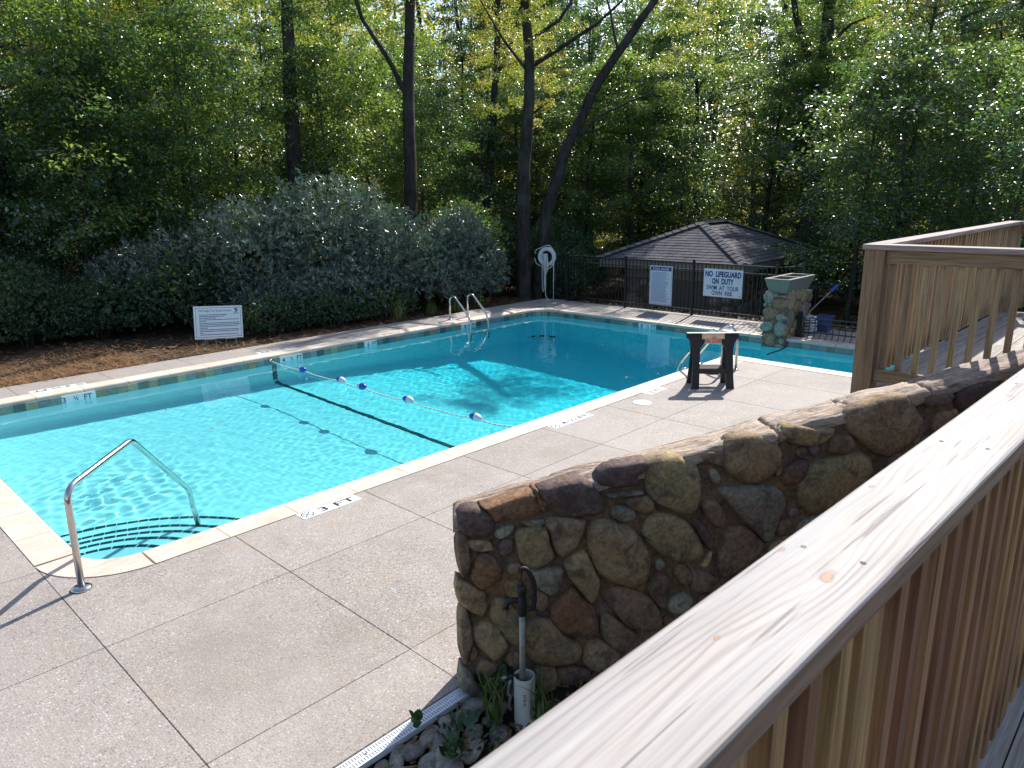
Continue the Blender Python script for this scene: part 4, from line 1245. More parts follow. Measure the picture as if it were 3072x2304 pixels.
mb = MB(); q = o+ex*.77+ey*.52
for pts in (((-.03, .035), (.03, .045), (.035, .03), (-.02, .02)), ((-.035, .015), (.0, .02), (.02, -.01), (.0, -.015)), ((.0, .005), (.035, .015), (.035, -.01), (.012, -.02)), ((-.03, -.02), (.025, -.03), (.025, -.04), (-.03, -.032))):
    mb.add([q+ex*a+ey*b for a, b in pts], [(3, 2, 1, 0)])
bars(mb, q, ex, ey, -.055, .055, -.052, .008, rng); bars(mb, q, ex, ey, -.045, .045, -.068, .006, rng)
mb.build('emblem', M['navy'], s3)
for xa, xb in ((.175, .365), (.555, .74)):
    mb = MB()
    a = o+ex*xa; b = o+ex*xb; dn = V(.03, 0, -.28)
    mb.tube([a+ey*.2-ez*.012, a-ez*.012, a+dn-ez*.012], .005, 6); mb.tube([b+ey*.2-ez*.012, b-ez*.012, b+dn-ez*.012], .005, 6); mb.tube([a-ez*.012-ey*.01, b-ez*.012-ey*.01], .004, 6)
    mb.build('wire_stake', M['galv'], s3.parent)

# ---- life ring on the corner post
ring = thing('life_ring', 'white life ring hung with looped rope at the corner of the fence', 'life ring', (14.85, 12.88, 1.1))
tp = [(14.84, 12.87+.24*math.cos(a), 1.13+.24*math.sin(a)) for a in np.linspace(0, 2*math.pi, 37)]
mb = MB(); n = 12; vs = []; fs = []
for i in range(36):
    a = 2*math.pi*i/36
    for k in range(n):
        b = 2*math.pi*k/n; R = .205+.05*math.cos(b)
        vs.append((14.83+.042*math.sin(b)-.28*R*math.cos(a), 12.87+.96*R*math.cos(a), 1.13+R*math.sin(a)))
for i in range(36):
    for k in range(n): fs.append((i*n+k, i*n+(k+1) % n, ((i+1) % 36)*n+(k+1) % n, ((i+1) % 36)*n+k))
mb.add(vs, fs); mb.build('ring', M['white'], ring, smooth=True)
mb = MB(); rng = random.Random(8)
mb.tube([(14.76-.08*math.cos(a), 12.87+.30*math.cos(a), 1.13+.29*math.sin(a)+.03*math.sin(4*a)) for a in np.linspace(.2, 6.2, 26)], .009, 6)
for k in range(7):
    x = 14.75-.012*k; y0 = 12.84+rng.uniform(-.05, .05); w = rng.uniform(.02, .06); zb = rng.choice((.75, .68, .35, .2, .15, .8, .25))
    mb.tube([(x, y0-w*.3, 1.22), (x, y0-w, .9), (x, y0-w*.8, zb+.12), (x, y0, zb), (x, y0+w*.9, zb+.12), (x, y0+w, .9), (x, y0+w*.3, 1.22)], .009, 6)
mb.tube([(14.72, 12.83, .9), (14.72, 12.86, .4), (14.70, 12.80, .12), (14.66, 12.70, .025), (14.6, 12.55, .02), (14.66, 12.6, .02)], .009, 6)
mb.build('rope', M['rope'], ring, smooth=True)
rp = MB(); rp.tube([(14.80, 12.62, .0), (14.82, 12.62, 1.30)], .011, 8); rp = rp.build('rescue_pole', M['white'], smooth=True)
tag(rp, 'thin white rescue pole standing against the fence beside the life ring', 'pole')

# ---- things behind the low railing
cr = thing('blue_crate', 'blue ribbed plastic crate behind the low black railing', 'crate', (14.72, 5.45, 0))
mb = MB(); mb.add([(14.62, 5.37, .004), (14.82, 5.37, .004), (14.82, 5.54, .004), (14.62, 5.54, .004), (14.58, 5.33, .30), (14.86, 5.33, .30), (14.86, 5.57, .30), (14.58, 5.57, .30)],
       [(0, 3, 2, 1), (0, 1, 5, 4), (1, 2, 6, 5), (2, 3, 7, 6), (3, 0, 4, 7)])
mb.build('tub', M['crate'], cr)
for k in range(6):
    z = .03+k*.042; e = .04*z/.30
    mb = MB(); mb.box((14.612-e, 5.365-e, z), (14.62-e, 5.545+e, z+.018)); mb.build('rib', M['crate'], cr)
mb = MB(); mb.box((14.56, 5.31, .295), (14.88, 5.33, .315)); mb.box((14.56, 5.57, .295), (14.88, 5.59, .315)); mb.box((14.56, 5.33, .295), (14.58, 5.57, .315)); mb.box((14.86, 5.33, .295), (14.88, 5.57, .315)); mb.build('rim', M['crate'], cr)
br = thing('pool_brush', 'long pole with blue brush head leaning behind the stone pillar', 'pool brush', (14.66, 6.05, 0))
mb = MB(); mb.tube([(14.62, 6.06, .0), (15.36, 5.62, .72)], .012, 8); mb.build('handle', M['galv'], br)
d = V(.12, -.085, .125).normalized(); mb = MB(); mb.obox(V(15.42, 5.58, .785), d, d.orthogonal(), d.cross(d.orthogonal()), .10, .022, .03); mb.build('brush_head', M['bluepl'], br, bevel=.005)
bn = thing('pale_bundle', 'loose pale coiled bundle beside the blue crate behind the low railing', 'hose', (14.4, 5.62, 0))  # pale bundle of unknown kind, shaped as a coil
mb = MB(); rng = random.Random(4); pth = []
for k in range(60):
    a = k*.55; pth.append((14.40+.10*math.cos(a)+rng.uniform(-.02, .02), 5.60+.10*math.sin(a)+rng.uniform(-.02, .02), .025+.0050*k+rng.uniform(-.01, .01)))
mb.tube(pth, .022, 7); mb.build('coil', M['white'], bn, smooth=True)
gr_ = thing('gate_rail', 'thin grey rail running back from the top of the stone pillar', 'rail', (14.6, 6.0, .75))
MB().tube([(14.5, 6.08, .83), (15.9, 6.35, .80), (16.6, 6.4, .8)], .016, 8).build('rail', M['galv'], gr_)
MB().tube([(16.6, 6.4, -.6), (16.6, 6.4, .82)], .022, 8).build('post', M['black'], gr_)
ho = MB(); ho.tube([(13.50, 5.66, -.06), (13.36, 5.60, -.12), (13.25, 5.62, -.135), (13.0, 5.60, -.138), (12.75, 5.62, -.138), (12.55, 5.62, -.138)], .011, 7)
ho = ho.build('pool_hose', M['plastic'], smooth=True); tag(ho, 'short dark hose floating in the wing of the pool below the pillar', 'hose')

# ================================================================ POOL FITTINGS
def fillet(P, rs_, n=6):
    """polyline with rounded corners"""
    P = [Vector(p) for p in P]; out = [P[0]]
    for i in range(1, len(P)-1):
        a = (P[i-1]-P[i]); b = (P[i+1]-P[i]); r_ = min(rs_[i-1], a.length*.49, b.length*.49)
        p0 = P[i]+a.normalized()*r_; p1 = P[i]+b.normalized()*r_
        for k in range(n+1):
            t = k/n; out.append(p0*(1-t)**2+P[i]*2*t*(1-t)+p1*t*t)
    out.append(P[-1]); return out
hr = thing('hand_rail', 'bent stainless steel handrail from the deck down onto the pool entry steps', 'handrail', (1.27, 5.57, 0))
MB().tube(fillet([(1.27, 5.57, .004), (1.285, 5.583, .765), (1.935, 6.17, .83), (2.56, 6.735, .035), (2.63, 6.795, -.845)], (.11, .06, .10)), .0245, 14).build('tube', M['steel'], hr, smooth=True)
MB().lathe((1.27, 5.57, .001), (0, 0, 1), [(.072, 0), (.070, .012), (.052, .022), (.030, .026)], 24).build('escutcheon', M['steel'], hr, smooth=True)
ld = thing('pool_ladder', 'stainless pool ladder with two looped rails on the far side of the pool', 'ladder', (11.2, 12.2, 0))
for x in (10.95, 11.50):
    MB().tube(fillet([(x, 12.42, .004), (x, 12.42, .50), (x+.01, 12.28, .545), (x+.03, 11.85, .14), (x+.03, 11.78, -.05), (x+.03, 11.78, -1.5)], (.13, .10, .10, .08)), .0215, 12).build('rail', M['steel'], ld, smooth=True)
    MB().lathe((x, 12.42, .001), (0, 0, 1), [(.05, 0), (.045, .012), (.025, .016)], 16).build('escutcheon', M['steel'], ld, smooth=True)
for z in (-.175, -.46, -.75): MB().box((10.99, 11.74, z-.012), (11.52, 11.82, z+.012)).build('step', M['steel'], ld, bevel=.006)
ld2 = thing('pool_ladder', 'stainless pool ladder with looped rails just behind the black sawhorse', 'ladder', (10.35, 5.5, 0))
for x in (10.08, 10.56):
    MB().tube(fillet([(x, 5.22, .004), (x, 5.22, .56), (x, 5.36, .72), (x, 5.56, .58), (x, 5.93, .10), (x, 6.0, -.1), (x, 6.0, -1.5)], (.16, .14, .14, .10, .10)), .0215, 12).build('rail', M['steel'], ld2, smooth=True)
    MB().lathe((x, 5.22, .001), (0, 0, 1), [(.05, 0), (.045, .012), (.025, .016)], 16).build('escutcheon', M['steel'], ld2, smooth=True)
    MB().tube([(x, 5.955, .0), (x, 5.80, .012)], .014, 8).build('bracket', M['steel'], ld2, smooth=True)
for z in (-.22, -.5, -.8): MB().box((10.1, 5.96, z-.012), (10.54, 6.04, z+.012)).build('step', M['steel'], ld2, bevel=.006)

fl = thing('float_line', 'white rope with five blue and white floats strung across the pool', 'float line', (6.3, 9, ZW))
X0, X1 = 6.20, 6.33
def rope_pt(t):
    y = 11.92+(5.89-11.92)*t; x = X0+.09*t+.03*math.sin(t*7)
    e = max(0, 1-t/.16); f = max(0, (t-.90)/.10)
    return V(x, y, ZW+.02+.05*e**1.5+.055*f**1.4+.026*max([0]+[1-abs(y-q)/.35 for q in (10.90, 9.75, 9.18, 8.03, 6.68) if abs(y-q) < .35]))
rope = [rope_pt(t) for t in np.linspace(0, 1, 200)]
mb = MB()
for ph in (0, math.pi):
    mb.tube([p+V(  .0055*math.cos(i*1.1+ph), 0, .0055*math.sin(i*1.1+ph)) for i, p in enumerate(rope)], .0065, 5)
mb.build('rope', M['rope'], fl, smooth=True)
floatm = [M['white'], M['bluepl']]
mbf = MB(); prof = [(.010, -.105), (.026, -.095), (.043, -.062), (.055, -.02), (.0565, 0), (.055, .02), (.043, .062), (.026, .095), (.010, .105)]
mbf.lathe((0, 0, 0), (0, 1, 0), prof[:5], 16); mbf.cur = 1; mbf.lathe((0, 0, 0), (0, 1, 0), prof[4:], 16)
fmesh = mbf.mesh('float', floatm, True)
for y, flip in ((10.90, 1), (9.75, 0), (9.18, 1), (8.03, 0), (6.68, 0)):
    t = (11.92-y)/(11.92-5.89); p = rope_pt(t)
    link('float', fmesh, fl, (p.x, y, ZW+.061), (.06, 0, math.pi*flip+.04))
MB().tube(fillet([(6.20, 11.92, -.10), (6.20, 11.86, -.09), (6.20, 11.86, -.05), (6.20, 11.915, -.045)], (.03, .03)), .006, 8).build('wall_hook', M['steel'], fl)

sk = thing('skimmer_lid', 'round white skimmer lid set in the deck beside the pool', 'lid', (8.0, 5.27, 0))
MB().lathe((8.02, 5.27, -.006), (0, 0, 1), [(.128, 0), (.128, .010), (.122, .0125)], 32).build('cover', M['white'], sk)
mb = MB()
for dx in (-.07, .07): mb.lathe((8.02+dx*.7, 5.27-dx*.7, .0062), (0, 0, 1), [(.013, 0), (.011, .0012)], 12)
mb.build('finger_hole', M['ink'], sk)

# ---- sawhorse with its sign
SE = V(.66, -.75, 0).normalized(); SPd = V(SE.y*-1, SE.x, 0); C0 = V(9.275, 4.92, 0)     # middle between the front feet; SPd points to the pool
sw = thing('sawhorse', 'black folding plastic sawhorse standing open on the deck by the pool', 'sawhorse', C0+SPd*.18)
HT = .775; DEP = .36
def leg(side, front):
    """tapered channel leg leaning from the foot to the top beam"""
    foot = C0+SE*(.243*side)+(V(0, 0, 0) if front else SPd*DEP)
    top = C0+SE*(.235*side)+SPd*(DEP/2+(-.035 if front else .035))+V(0, 0, HT-.03)
    uy = (top-foot); L = uy.length; uy.normalize(); ux = SE*side; uz = ux.cross(uy)*(1 if side > 0 else -1)
    n_ = uz if front else uz
    poly = [(-.052, 0), (.062, 0), (.056, .05), (.048, .20), (.046, .55), (.070, .655), (.118, L-.03), (.118, L), (-.118, L), (-.118, L-.10), (-.062, .58), (-.055, .50), (-.052, .2)]
    mb = MB(); mb.prism(foot, ux, uy, n_, poly if side > 0 else poly[::-1], -.018, .018); 
    mb.build('leg', M['plastic'], sw, bevel=.004)
    # shallow rib up the middle
    mb = MB(); mb.obox(foot+uy*(.30)-n_*(.02 if front else -.02), ux, uy, n_, .012, .28, .008); mb.build('leg_rib', M['plastic'], sw)
    return foot, top, uy
ft = [leg(s_, f_) for f_ in (True, False) for s_ in (-1, 1)]
tc = C0+SPd*(DEP/2)+V(0, 0, HT-.035)
mb = MB(); mb.obox(tc, SE, SPd, (0, 0, 1), .365, .045, .038); mb.build('top_beam', M['plastic'], sw, bevel=.006)
mb = MB(); mb.obox(tc+V(0, 0, .0405), SE, SPd, (0, 0, 1), .362, .040, .003); mb.build('top_strip', M['galv'], sw)
for fr in (0, 1):
    q = C0+SPd*(.055+fr*(DEP-.11))+V(0, 0, .255); mb = MB()
    mb.prism(q, SE, (0, 0, 1), SPd, [(-.2, -.045), (-.07, -.045), (-.05, -.06), (.07, -.06), (.09, -.045), (.2, -.045), (.2, .03), (-.2, .03)], -.012, .012); mb.build('crossbar', M['plastic'], sw)
mb = MB()
for k in range(14):
    mb.obox(C0+SPd*(DEP/2)+SE*(-.19+k*.0292)+V(0, 0, .285), SE, SPd, (0, 0, 1), .007, .115, .008)
for k in (-1, 1): mb.obox(C0+SPd*(DEP/2+k*.09)+V(0, 0, .283), SE, SPd, (0, 0, 1), .2, .012, .007)
mb.build('tray', M['plastic'], sw)
for s_ in (-1, 1):
    for fr in (0, 1):
        q = C0+SE*(.29*s_)+SPd*(.10+fr*.16)+V(0, 0, .49)
        MB().tube([q-SE*s_*.03, q+SE*s_*.015, q+SE*s_*.022+V(0, 0, .03)], .008, 6).build('hook', M['plastic'], sw)
so = tc-SPd*.062+V(0, 0, -.105)
cs, ex, ey, ez = sign_frame('closed_sign', 'small tan wooden sign with a red sun saying pool closed on the sawhorse', so-SE*.158-V(0, 0, .0), SE, (0, 0, 1), .316, .146, M['board'])
o = so-SE*.158+ez*.0015
rim_line(o, ex, ey, .316, .146, .012, .0035, cs, M['red'])
MB().add([o+ex*.03+ey*.066, o+ex*.286+ey*.066, o+ex*.286+ey*.069, o+ex*.03+ey*.069], [(0, 1, 2, 3)]).build('rule', M['red'], cs)
letter('POOL CLOSED', M['red'], o+ex*.158+ey*.040, ex, ey, cs, .043, .255, bold=.035)
mb = MB(); q = o+ex*.17+ey*.07
for k in range(8):
    a0, a1 = math.pi*k/8, math.pi*(k+1)/8
    mb.add([q, q+ex*(.028*math.cos(a0))+ey*(.028*math.sin(a0)), q+ex*(.028*math.cos(a1))+ey*(.028*math.sin(a1))], [(0, 1, 2)])
for k in range(9):
    a = math.pi*(k+.5)/9; d = ex*math.cos(a)+ey*math.sin(a); n_ = ey*math.cos(a)-ex*math.sin(a)
    mb.add([q+d*.034-n_*.0022, q+d*.058-n_*.001, q+d*.058+n_*.001, q+d*.034+n_*.0022], [(0, 1, 2, 3)])
mb.build('emblem', M['orange'], cs)

# ================================================================ WOODEN DECK AND RAILINGS
DZ, RZ = 1.22, 2.292
DX, DE, DY = 5.85, 10.9, 1.92
dk = thing('wooden_deck', 'raised pine deck with picket railings above the pool wing on the right', 'wooden deck', (8, 1, 0))
y = DY-.03
while y > -.9:
    mb = MB(); mb.box((DX+.05, y-.135, DZ-.03), (8.42, y, DZ)); mb.build('deck_board', M['deckw'], dk)
    mb = MB(); mb.box((8.426, y-.135, DZ-.03), (DE+.05, y, DZ)); mb.build('deck_board', M['deckw'], dk); y -= .141
MB().box((DX+.016, -.9, DZ-.26), (DX+.049, DY-.002, DZ-.004)).build('rim_joist', M['wy'], dk)
MB().box((DX+.05, DY-.034, DZ-.26), (DE+.05, DY-.001, DZ-.035)).build('rim_joist', M['wx'], dk)
def post(x, y, z0, z1, w=.145, par=dk): return MB().box((x, y, z0), (x+w, y+w, z1)).build('post', M['wzd'], par, bevel=.005)
post(DX, DY-.145, -.15, RZ)
post(DE-.1, DY-.145, -.2, RZ); post(8.4, DY-.1, DZ-.3, RZ, .09)
post(DX, .25, -.15, RZ)
MB().box((DX-.015, .40, RZ), (DX+.135, DY+.016, RZ+.038)).build('cap_rail', M['capy'], dk, bevel=.005)
MB().box((DX+.136, DY-.134, RZ+.001), (DE+.06, DY+.015, RZ+.039)).build('cap_rail', M['capx'], dk, bevel=.005)
MB().box((DE-.09, -.9, RZ), (DE+.06, DY-.136, RZ+.038)).build('cap_rail', M['capy'], dk, bevel=.005)
MB().box((DX+.03, .39, RZ-.10), (DX+.068, DY-.146, RZ-.002)).build('top_rail', M['wy'], dk, bevel=.003)
MB().box((DX+.03, .39, DZ+.075), (DX+.068, DY-.146, DZ+.165)).build('bottom_rail', M['wy'], dk, bevel=.003)
MB().box((DX+.147, DY-.045, RZ-.10), (DE-.101, DY-.007, RZ-.002)).build('top_rail', M['wx'], dk, bevel=.003)
MB().box((DX+.147, DY-.045, DZ+.075), (DE-.101, DY-.007, DZ+.165)).build('bottom_rail', M['wx'], dk, bevel=.003)
MB().box((DE-.02, -.9, RZ-.10), (DE+.018, DY-.146, RZ-.002)).build('top_rail', M['wy'], dk)
MB().box((DE-.02, -.9, DZ+.075), (DE+.018, DY-.146, DZ+.165)).build('bottom_rail', M['wy'], dk)
pk = MB().box((-.0195, -.0195, 0), (.0195, .0195, RZ-DZ-.063)).mesh('picket', M['wzd'])
y = DY-.19
while y > .42: link('picket', pk, dk, (DX+.088, y, DZ+.06)); y -= .112
x = DX+.2
while x < DE-.15:
    if not 8.37 < x < 8.52: link('picket', pk, dk, (x, DY-.066, DZ+.06))
    x += .112
y = DY-.25
while y > -.8: link('picket', pk, dk, (DE-.04, y, DZ+.06)); y -= .112
# nearby railing along the ramp, cap just below the camera
CY = lambda x: .396-.0262*x
CZ = lambda x: 2.2567-.0046*x
rl = thing('ramp_railing', 'pale weathered handrail board on pine pickets crossing the foreground', 'railing', (2, .3, 1.2))
W = .14; mb = MB(); xs_ = np.linspace(-.7, 5.72, 44); T = .038
prof = [(0, -T), (0, -.006), (.0018, -.0018), (.006, 0), (.03, .0005), (.07, .001), (.11, .0005), (W-.006, 0), (W-.0018, -.0018), (W, -.006), (W, -T)]
for x in xs_:
    for w, h in prof:
        wob = .0012*noise.noise((x*6, w*9, 1)) 
        mb.v.append((float(x), CY(x)-w+(wob if w in (0, W) else 0), CZ(x)+h+wob*.6))
m = len(prof)
for i in range(len(xs_)-1):
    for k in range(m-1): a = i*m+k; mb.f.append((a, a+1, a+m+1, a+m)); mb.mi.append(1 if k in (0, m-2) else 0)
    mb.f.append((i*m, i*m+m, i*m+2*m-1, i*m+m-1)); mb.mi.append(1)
mb.f += [tuple(range(m)), tuple(range((len(xs_)-1)*m, len(xs_)*m))[::-1]]; mb.mi += [0, 0]
KN = [(.863, .287, .022, .028), (.896, .36, .006, .010), (1.207, .347, .010, .013), (.651, .324, -.008, .009), (2.0, .30, .018, .022), (2.9, .28, -.014, .02)]
M['capnear'] = m_cap('weathered_handrail', KN, .3, -.0262)
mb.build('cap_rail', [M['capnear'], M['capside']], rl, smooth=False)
mb = MB()
def along(mb, x0, x1, w0, w1, z0, z1):
    P = []
    for x in (x0, x1):
        for w, z in ((w0, z0), (w1, z0), (w1, z1), (w0, z1)): P.append((x, CY(x)-w, CZ(x)+z))
    mb.add(P, [(0, 1, 2, 3), (7, 6, 5, 4), (0, 4, 5, 1), (1, 5, 6, 2), (2, 6, 7, 3), (3, 7, 4, 0)])
for nm, z0, z1 in (('top_rail', -.13, -.0385), ('bottom_rail', -.96, -.87)):
    mb = MB(); along(mb, -.7, 5.7, .028, .066, z0, z1); mb.build(nm, M['wx'], rl)
pk2 = MB().box((-.019, -.019, -1.03), (.019, .019, -.0385)).mesh('picket', M['wz'])
pk3 = MB().box((-.04, -.019, -1.03), (.04, .019, -.0385)).mesh('picket', M['wz'])
x = -.66; k = 0; rng = random.Random(6)
while x < 5.68:
    wide = k % 13 == 4
    link('picket', pk3 if wide else pk2, rl, (x, CY(x)-.0855, CZ(x)), (0, 0, -.026)); x += .096 if not wide else .12; k += 1
    if wide: x += .01
for x in (-.3, 2.65, 5.5): MB().box((x, CY(x)-.155, -.15), (x+.089, CY(x)-.105-.0005, CZ(x)-.0385)).build('post', M['wz'], rl)
y = .335
while y > -1.2:
    MB().box((-.9, y-.136, 1.16), (5.85, y, 1.19)).build('walkway_board', M['deckw'], rl); y -= .141
mb = MB()
for x in np.arange(-.3, 5.6, .61):
    for w in (.03, .105):
        mb.lathe((x+w*.1, CY(x)-w, CZ(x)+.0005), (0, 0, 1), [(.0042, -.002), (.0040, .0006), (.0015, .0002)], 8)
mb.build('screw_heads', M['iron'], rl, kind='stuff')

# ================================================================ PLANTING BED
def drain():
    d = thing('drain_channel', 'white slotted drain grate along the edge of the pool deck', 'drain', (1.6, 2.71, 0))
    y0, y1 = 2.655, 2.735; mb = MB()
    for a, b in ((y0, y0+.008), ((y0+y1)/2-.006, (y0+y1)/2+.006), (y1-.008, y1)): mb.box((-.6, a, -.035), (2.42, b, .0))
    x = -.6
    while x < 2.42:
        mb.box((x, y0+.008, -.03), (x+.0105, (y0+y1)/2-.006, -.001)); mb.box((x, (y0+y1)/2+.006, -.03), (x+.0105, y1-.008, -.001)); x += .0165
    mb.build('grate', M['signw'], d)
    MB().box((-.6, y0-.006, -.12), (2.42, y1+.004, -.036)).build('trough', M['soil'], d)
drain()
hy = thing('yard_hydrant', 'old yard hydrant on a thin grey pipe in front of the stone wall', 'hydrant', (2.48, 2.33, 0))
HX, HY = 2.47, 2.32
MB().tube([(HX, HY, -.12), (HX, HY, .72)], .0165, 12).build('pipe', M['galv'], hy, smooth=True)
mb = MB(); mb.lathe((HX, HY, .60), (0, 0, 1), [(.022, 0), (.027, .01), (.027, .08), (.022, .10), (.020, .13), (.026, .135), (.026, .165), (.012, .175)], 14)
mb.build('head', M['iron'], hy, smooth=True)
sd = V(-.68, .73, 0)
MB().tube(fillet([V(HX, HY, .685), V(HX, HY, .685)+sd*.075, V(HX, HY, .64)+sd*.085], (.03,)), .017, 10).build('spout', M['iron'], hy, smooth=True)
MB().obox(V(HX, HY, .80), sd, V(.73, .68, 0), (0, 0, 1), .004, .02, .055).build('yoke', M['iron'], hy)
MB().tube([V(HX, HY, .76)-sd*.004, V(HX, HY, .835)-sd*.004], .009, 8).build('rod', M['brass'], hy, smooth=True)
q = V(HX, HY, 0)-sd*.012
MB().tube(fillet([q+V(0, 0, .865)+sd*.03, q+V(0, 0, .87)-sd*.015, q+V(0, 0, .79)-sd*.055, q+V(0, 0, .68)-sd*.055, q+V(0, 0, .635)-sd*.045, q+V(0, 0, .635)-sd*.02], (.03, .03, .03, .02, .01)), [.013]*8+[.013]*50 if 0 else .0125, 10).build('handle', M['iron'], hy, smooth=True)
pv = thing('pvc_pipe', 'wide white plastic pipe sleeve standing round the foot of the hydrant', 'pipe', (2.49, 2.33, 0))
mb = MB(); n = 28; c = V(2.483, 2.32, 0); z0, z1 = -.14, .23
for r_, z in ((.0575, z0), (.0575, z1), (.0505, z1), (.0505, z0)):
    for k in range(n):
        a = 2*math.pi*k/n; mb.v.append((c.x+r_*math.cos(a), c.y+r_*math.sin(a), z))
for i in range(3):
    for k in range(n): k2 = (k+1) % n; mb.f.append((i*n+k, i*n+k2, (i+1)*n+k2, (i+1)*n+k)); mb.mi.append(0)
mb.build('sleeve', M['pvc'], pv, smooth=False)
vd = (V(0, 0, 0)-c).normalized(); vs_ = V(-vd.y, vd.x, 0)
letter('IPEX', M['ink'], c+vd*.0583+vs_*-.0+V(0, 0, .115), (0, 0, -1), vs_, pv, .013, .075)
va = thing('hose_valve', 'dull brass hose valve with a dangling metal clip on the pipe sleeve', 'valve', c+sd*.09+V(0, 0, .15))
p = c+sd*.075+V(0, 0, .205)
MB().tube([c+sd*.03+V(0, 0, .225), p+V(0, 0, .02), p+sd*.03], .012, 9).build('body', M['iron'], va, smooth=True)
MB().lathe(p+sd*.03+V(0, 0, .005), vd, [(.016, -.008), (.018, 0), (.016, .008)], 14).build('knob', M['galv'], va, smooth=True)
MB().tube(fillet([p+V(0, 0, .0), p+sd*.01+V(0, 0, -.05), p+sd*.015+V(0, 0, -.095), p+sd*.0+V(0, 0, -.10), p+sd*.012+V(0, 0, -.17), p+V(0, 0, -.19)], (.02, .01, .01, .02)), .008, 8).build('clip', M['galv'], va, smooth=True)
# river rocks
rng = random.Random(14)
RK = [(1.92, 2.58, .075, .06, .6), (2.05, 2.60, .11, .05, .5), (2.08, 2.52, .12, .07, .4), (2.18, 2.59, .06, .06, .2), (2.27, 2.57, .065, .06, .1), (2.00, 2.42, .11, .07, .6), (2.36, 2.60, .09, .06, -.2),
      (2.43, 2.49, .07, .055, 0), (2.36, 2.44, .06, .05, .3), (1.83, 2.60, .095, .04, .75), (1.74, 2.61, .06, .035, .8), (1.92, 2.45, .09, .06, .5), (2.22, 2.45, .06, .05, .2), (2.12, 2.36, .09, .06, .4),
      (1.65, 2.56, .08, .06, .3), (1.55, 2.6, .07, .05, .1), (1.78, 2.48, .07, .05, .9), (1.95, 2.32, .08, .05, .2), (2.3, 2.34, .07, .05, .6), (2.55, 2.62, .07, .05, .2), (2.65, 2.5, .08, .06, .3), (1.85, 2.36, .07, .06, 0)]
nm = ['by the drain under the succulent', 'long one lying along the drain grate', 'largest long one beside the drain', 'squat one in the middle of the bed', 'round one nearest the drain end', 'broad one at the shaded front of the bed',
      'at the wall corner by the drain end', 'left of the white pipe sleeve', 'small one in front of the pipe sleeve', 'slim sunlit pale one against the drain', 'small sunlit one at the foot of the drain', 'half in sun at the front of the bed',
      'small one among the clover', 'flat one at the front of the clover', 'low on the drain side near the railing', 'last one beside the drain before the railing', 'tilted one under the sunlit rock', 'front one partly under the railing', 'small one before the green blades', 'tucked behind the pipe sleeve', 'at the foot of the wall behind the pipe', 'darkest one at the railing']
for i, (x, y, a, b, th) in enumerate(RK):
    bm = bmesh.new(); bmesh.ops.create_icosphere(bm, subdivisions=3, radius=1)
    for v in bm.verts:
        k = 1+.22*noise.noise(v.co*1.3+V(i*7, 0, 0)); v.co = V(v.co.x*a*k, v.co.y*b*k, v.co.z*b*.6*k)
    me = bpy.data.meshes.new('river_rock'); bm.to_mesh(me); bm.free()
    me.polygons.foreach_set('use_smooth', [True]*len(me.polygons)); me.materials.append(M['river'])
    o = link('river_rock', me, None, (x, y, -.055+b*.25), (rng.uniform(-.2, .2), rng.uniform(-.2, .2), th))
    tag(o, 'smooth grey river rock, %s' % nm[i], 'rock', 'river rocks in the planting bed')
# plants
def leaf_blade(L, W, mat, curl=.3, round_=True, edge=None):
    mb = MB(); n_ = 6; prof = [.25, .8, 1., .98, .75, .35, .05] if round_ else [.8, 1, .95, .8, .6, .35, .03]
    for i in range(n_+1):
        t = i/n_; z = L*curl*(t*t); x = L*t*(1-.25*curl*t); w = W*prof[i]*.5
        mb.v += [(x, -w, z+w*.25), (x, 0, z), (x, w, z+w*.25)]
    for i in range(n_):
        for k in (0, 1): a = i*3+k; mb.f.append((a, a+3, a+4, a+1)); mb.mi.append(0)
    mats = [mat]
    if edge:
        mats.append(edge); mb.cur = 1
        for sgn in (0, 2):
            for i in range(n_):
                p, q = V(*mb.v[i*3+sgn]), V(*mb.v[i*3+3+sgn]); d = .0028*(1 if sgn else -1)
                mb.add([p+V(0, 0, .001), q+V(0, 0, .001), q+V(0, d, .0025), p+V(0, d, .0025)], [(0, 1, 2, 3)])
    return mb.mesh('leaf', mats, True)
lsucc = leaf_blade(.095, .075, M['succ'], .55, True, M['succe'])
lstrap = leaf_blade(.26, .022, M['grass'], .9, False)
lclov = leaf_blade(.045, .034, M['succ'], .3)
rng = random.Random(31)
def rosette(name, label, cat, x, y, z, me, n_, tilt, sc_, spread=.0, group=None):
    p = thing(name, label, cat, (x, y, z), group)
    for k in range(n_):
        a = k*2.39996; r_ = spread*math.sqrt(k/n_)
        o = link('leaf', me, None, (x+r_*math.cos(a), y+r_*math.sin(a), z+rng.uniform(0, .03)+.05*(1-r_/(spread+.001)) if spread else z+k*.004), (0, -rad(rng.uniform(*tilt)), a+rng.uniform(-.3, .3)))
        o.scale = (sc_*rng.uniform(.75, 1.15),)*3; adopt(o, p)
    return p
rosette('succulent', 'round leaved succulent with cream edged leaves at the foot of the stone wall', 'plant', 2.50, 2.555, .02, lsucc, 16, (5, 60), 1., .10)
rosette('succulent', 'small green succulent shoot growing by the sunlit rock at the drain', 'plant', 1.985, 2.63, .03, lclov, 9, (30, 80), 1.2, .02)
rosette('strappy_plant', 'arching green blades growing in the bed in front of the white pipe', 'plant', 2.34, 2.40, -.04, lstrap, 11, (35, 85), 1., .03)
rosette('strappy_plant', 'thin dark blades arching across the foot of the white pipe sleeve', 'plant', 2.50, 2.22, -.04, lstrap, 14, (35, 85), 1.05, .05)
rosette('clover_patch', 'low round leaved ground plant among the river rocks', 'plant', 2.16, 2.42, -.03, lclov, 40, (0, 60), 1., .16)
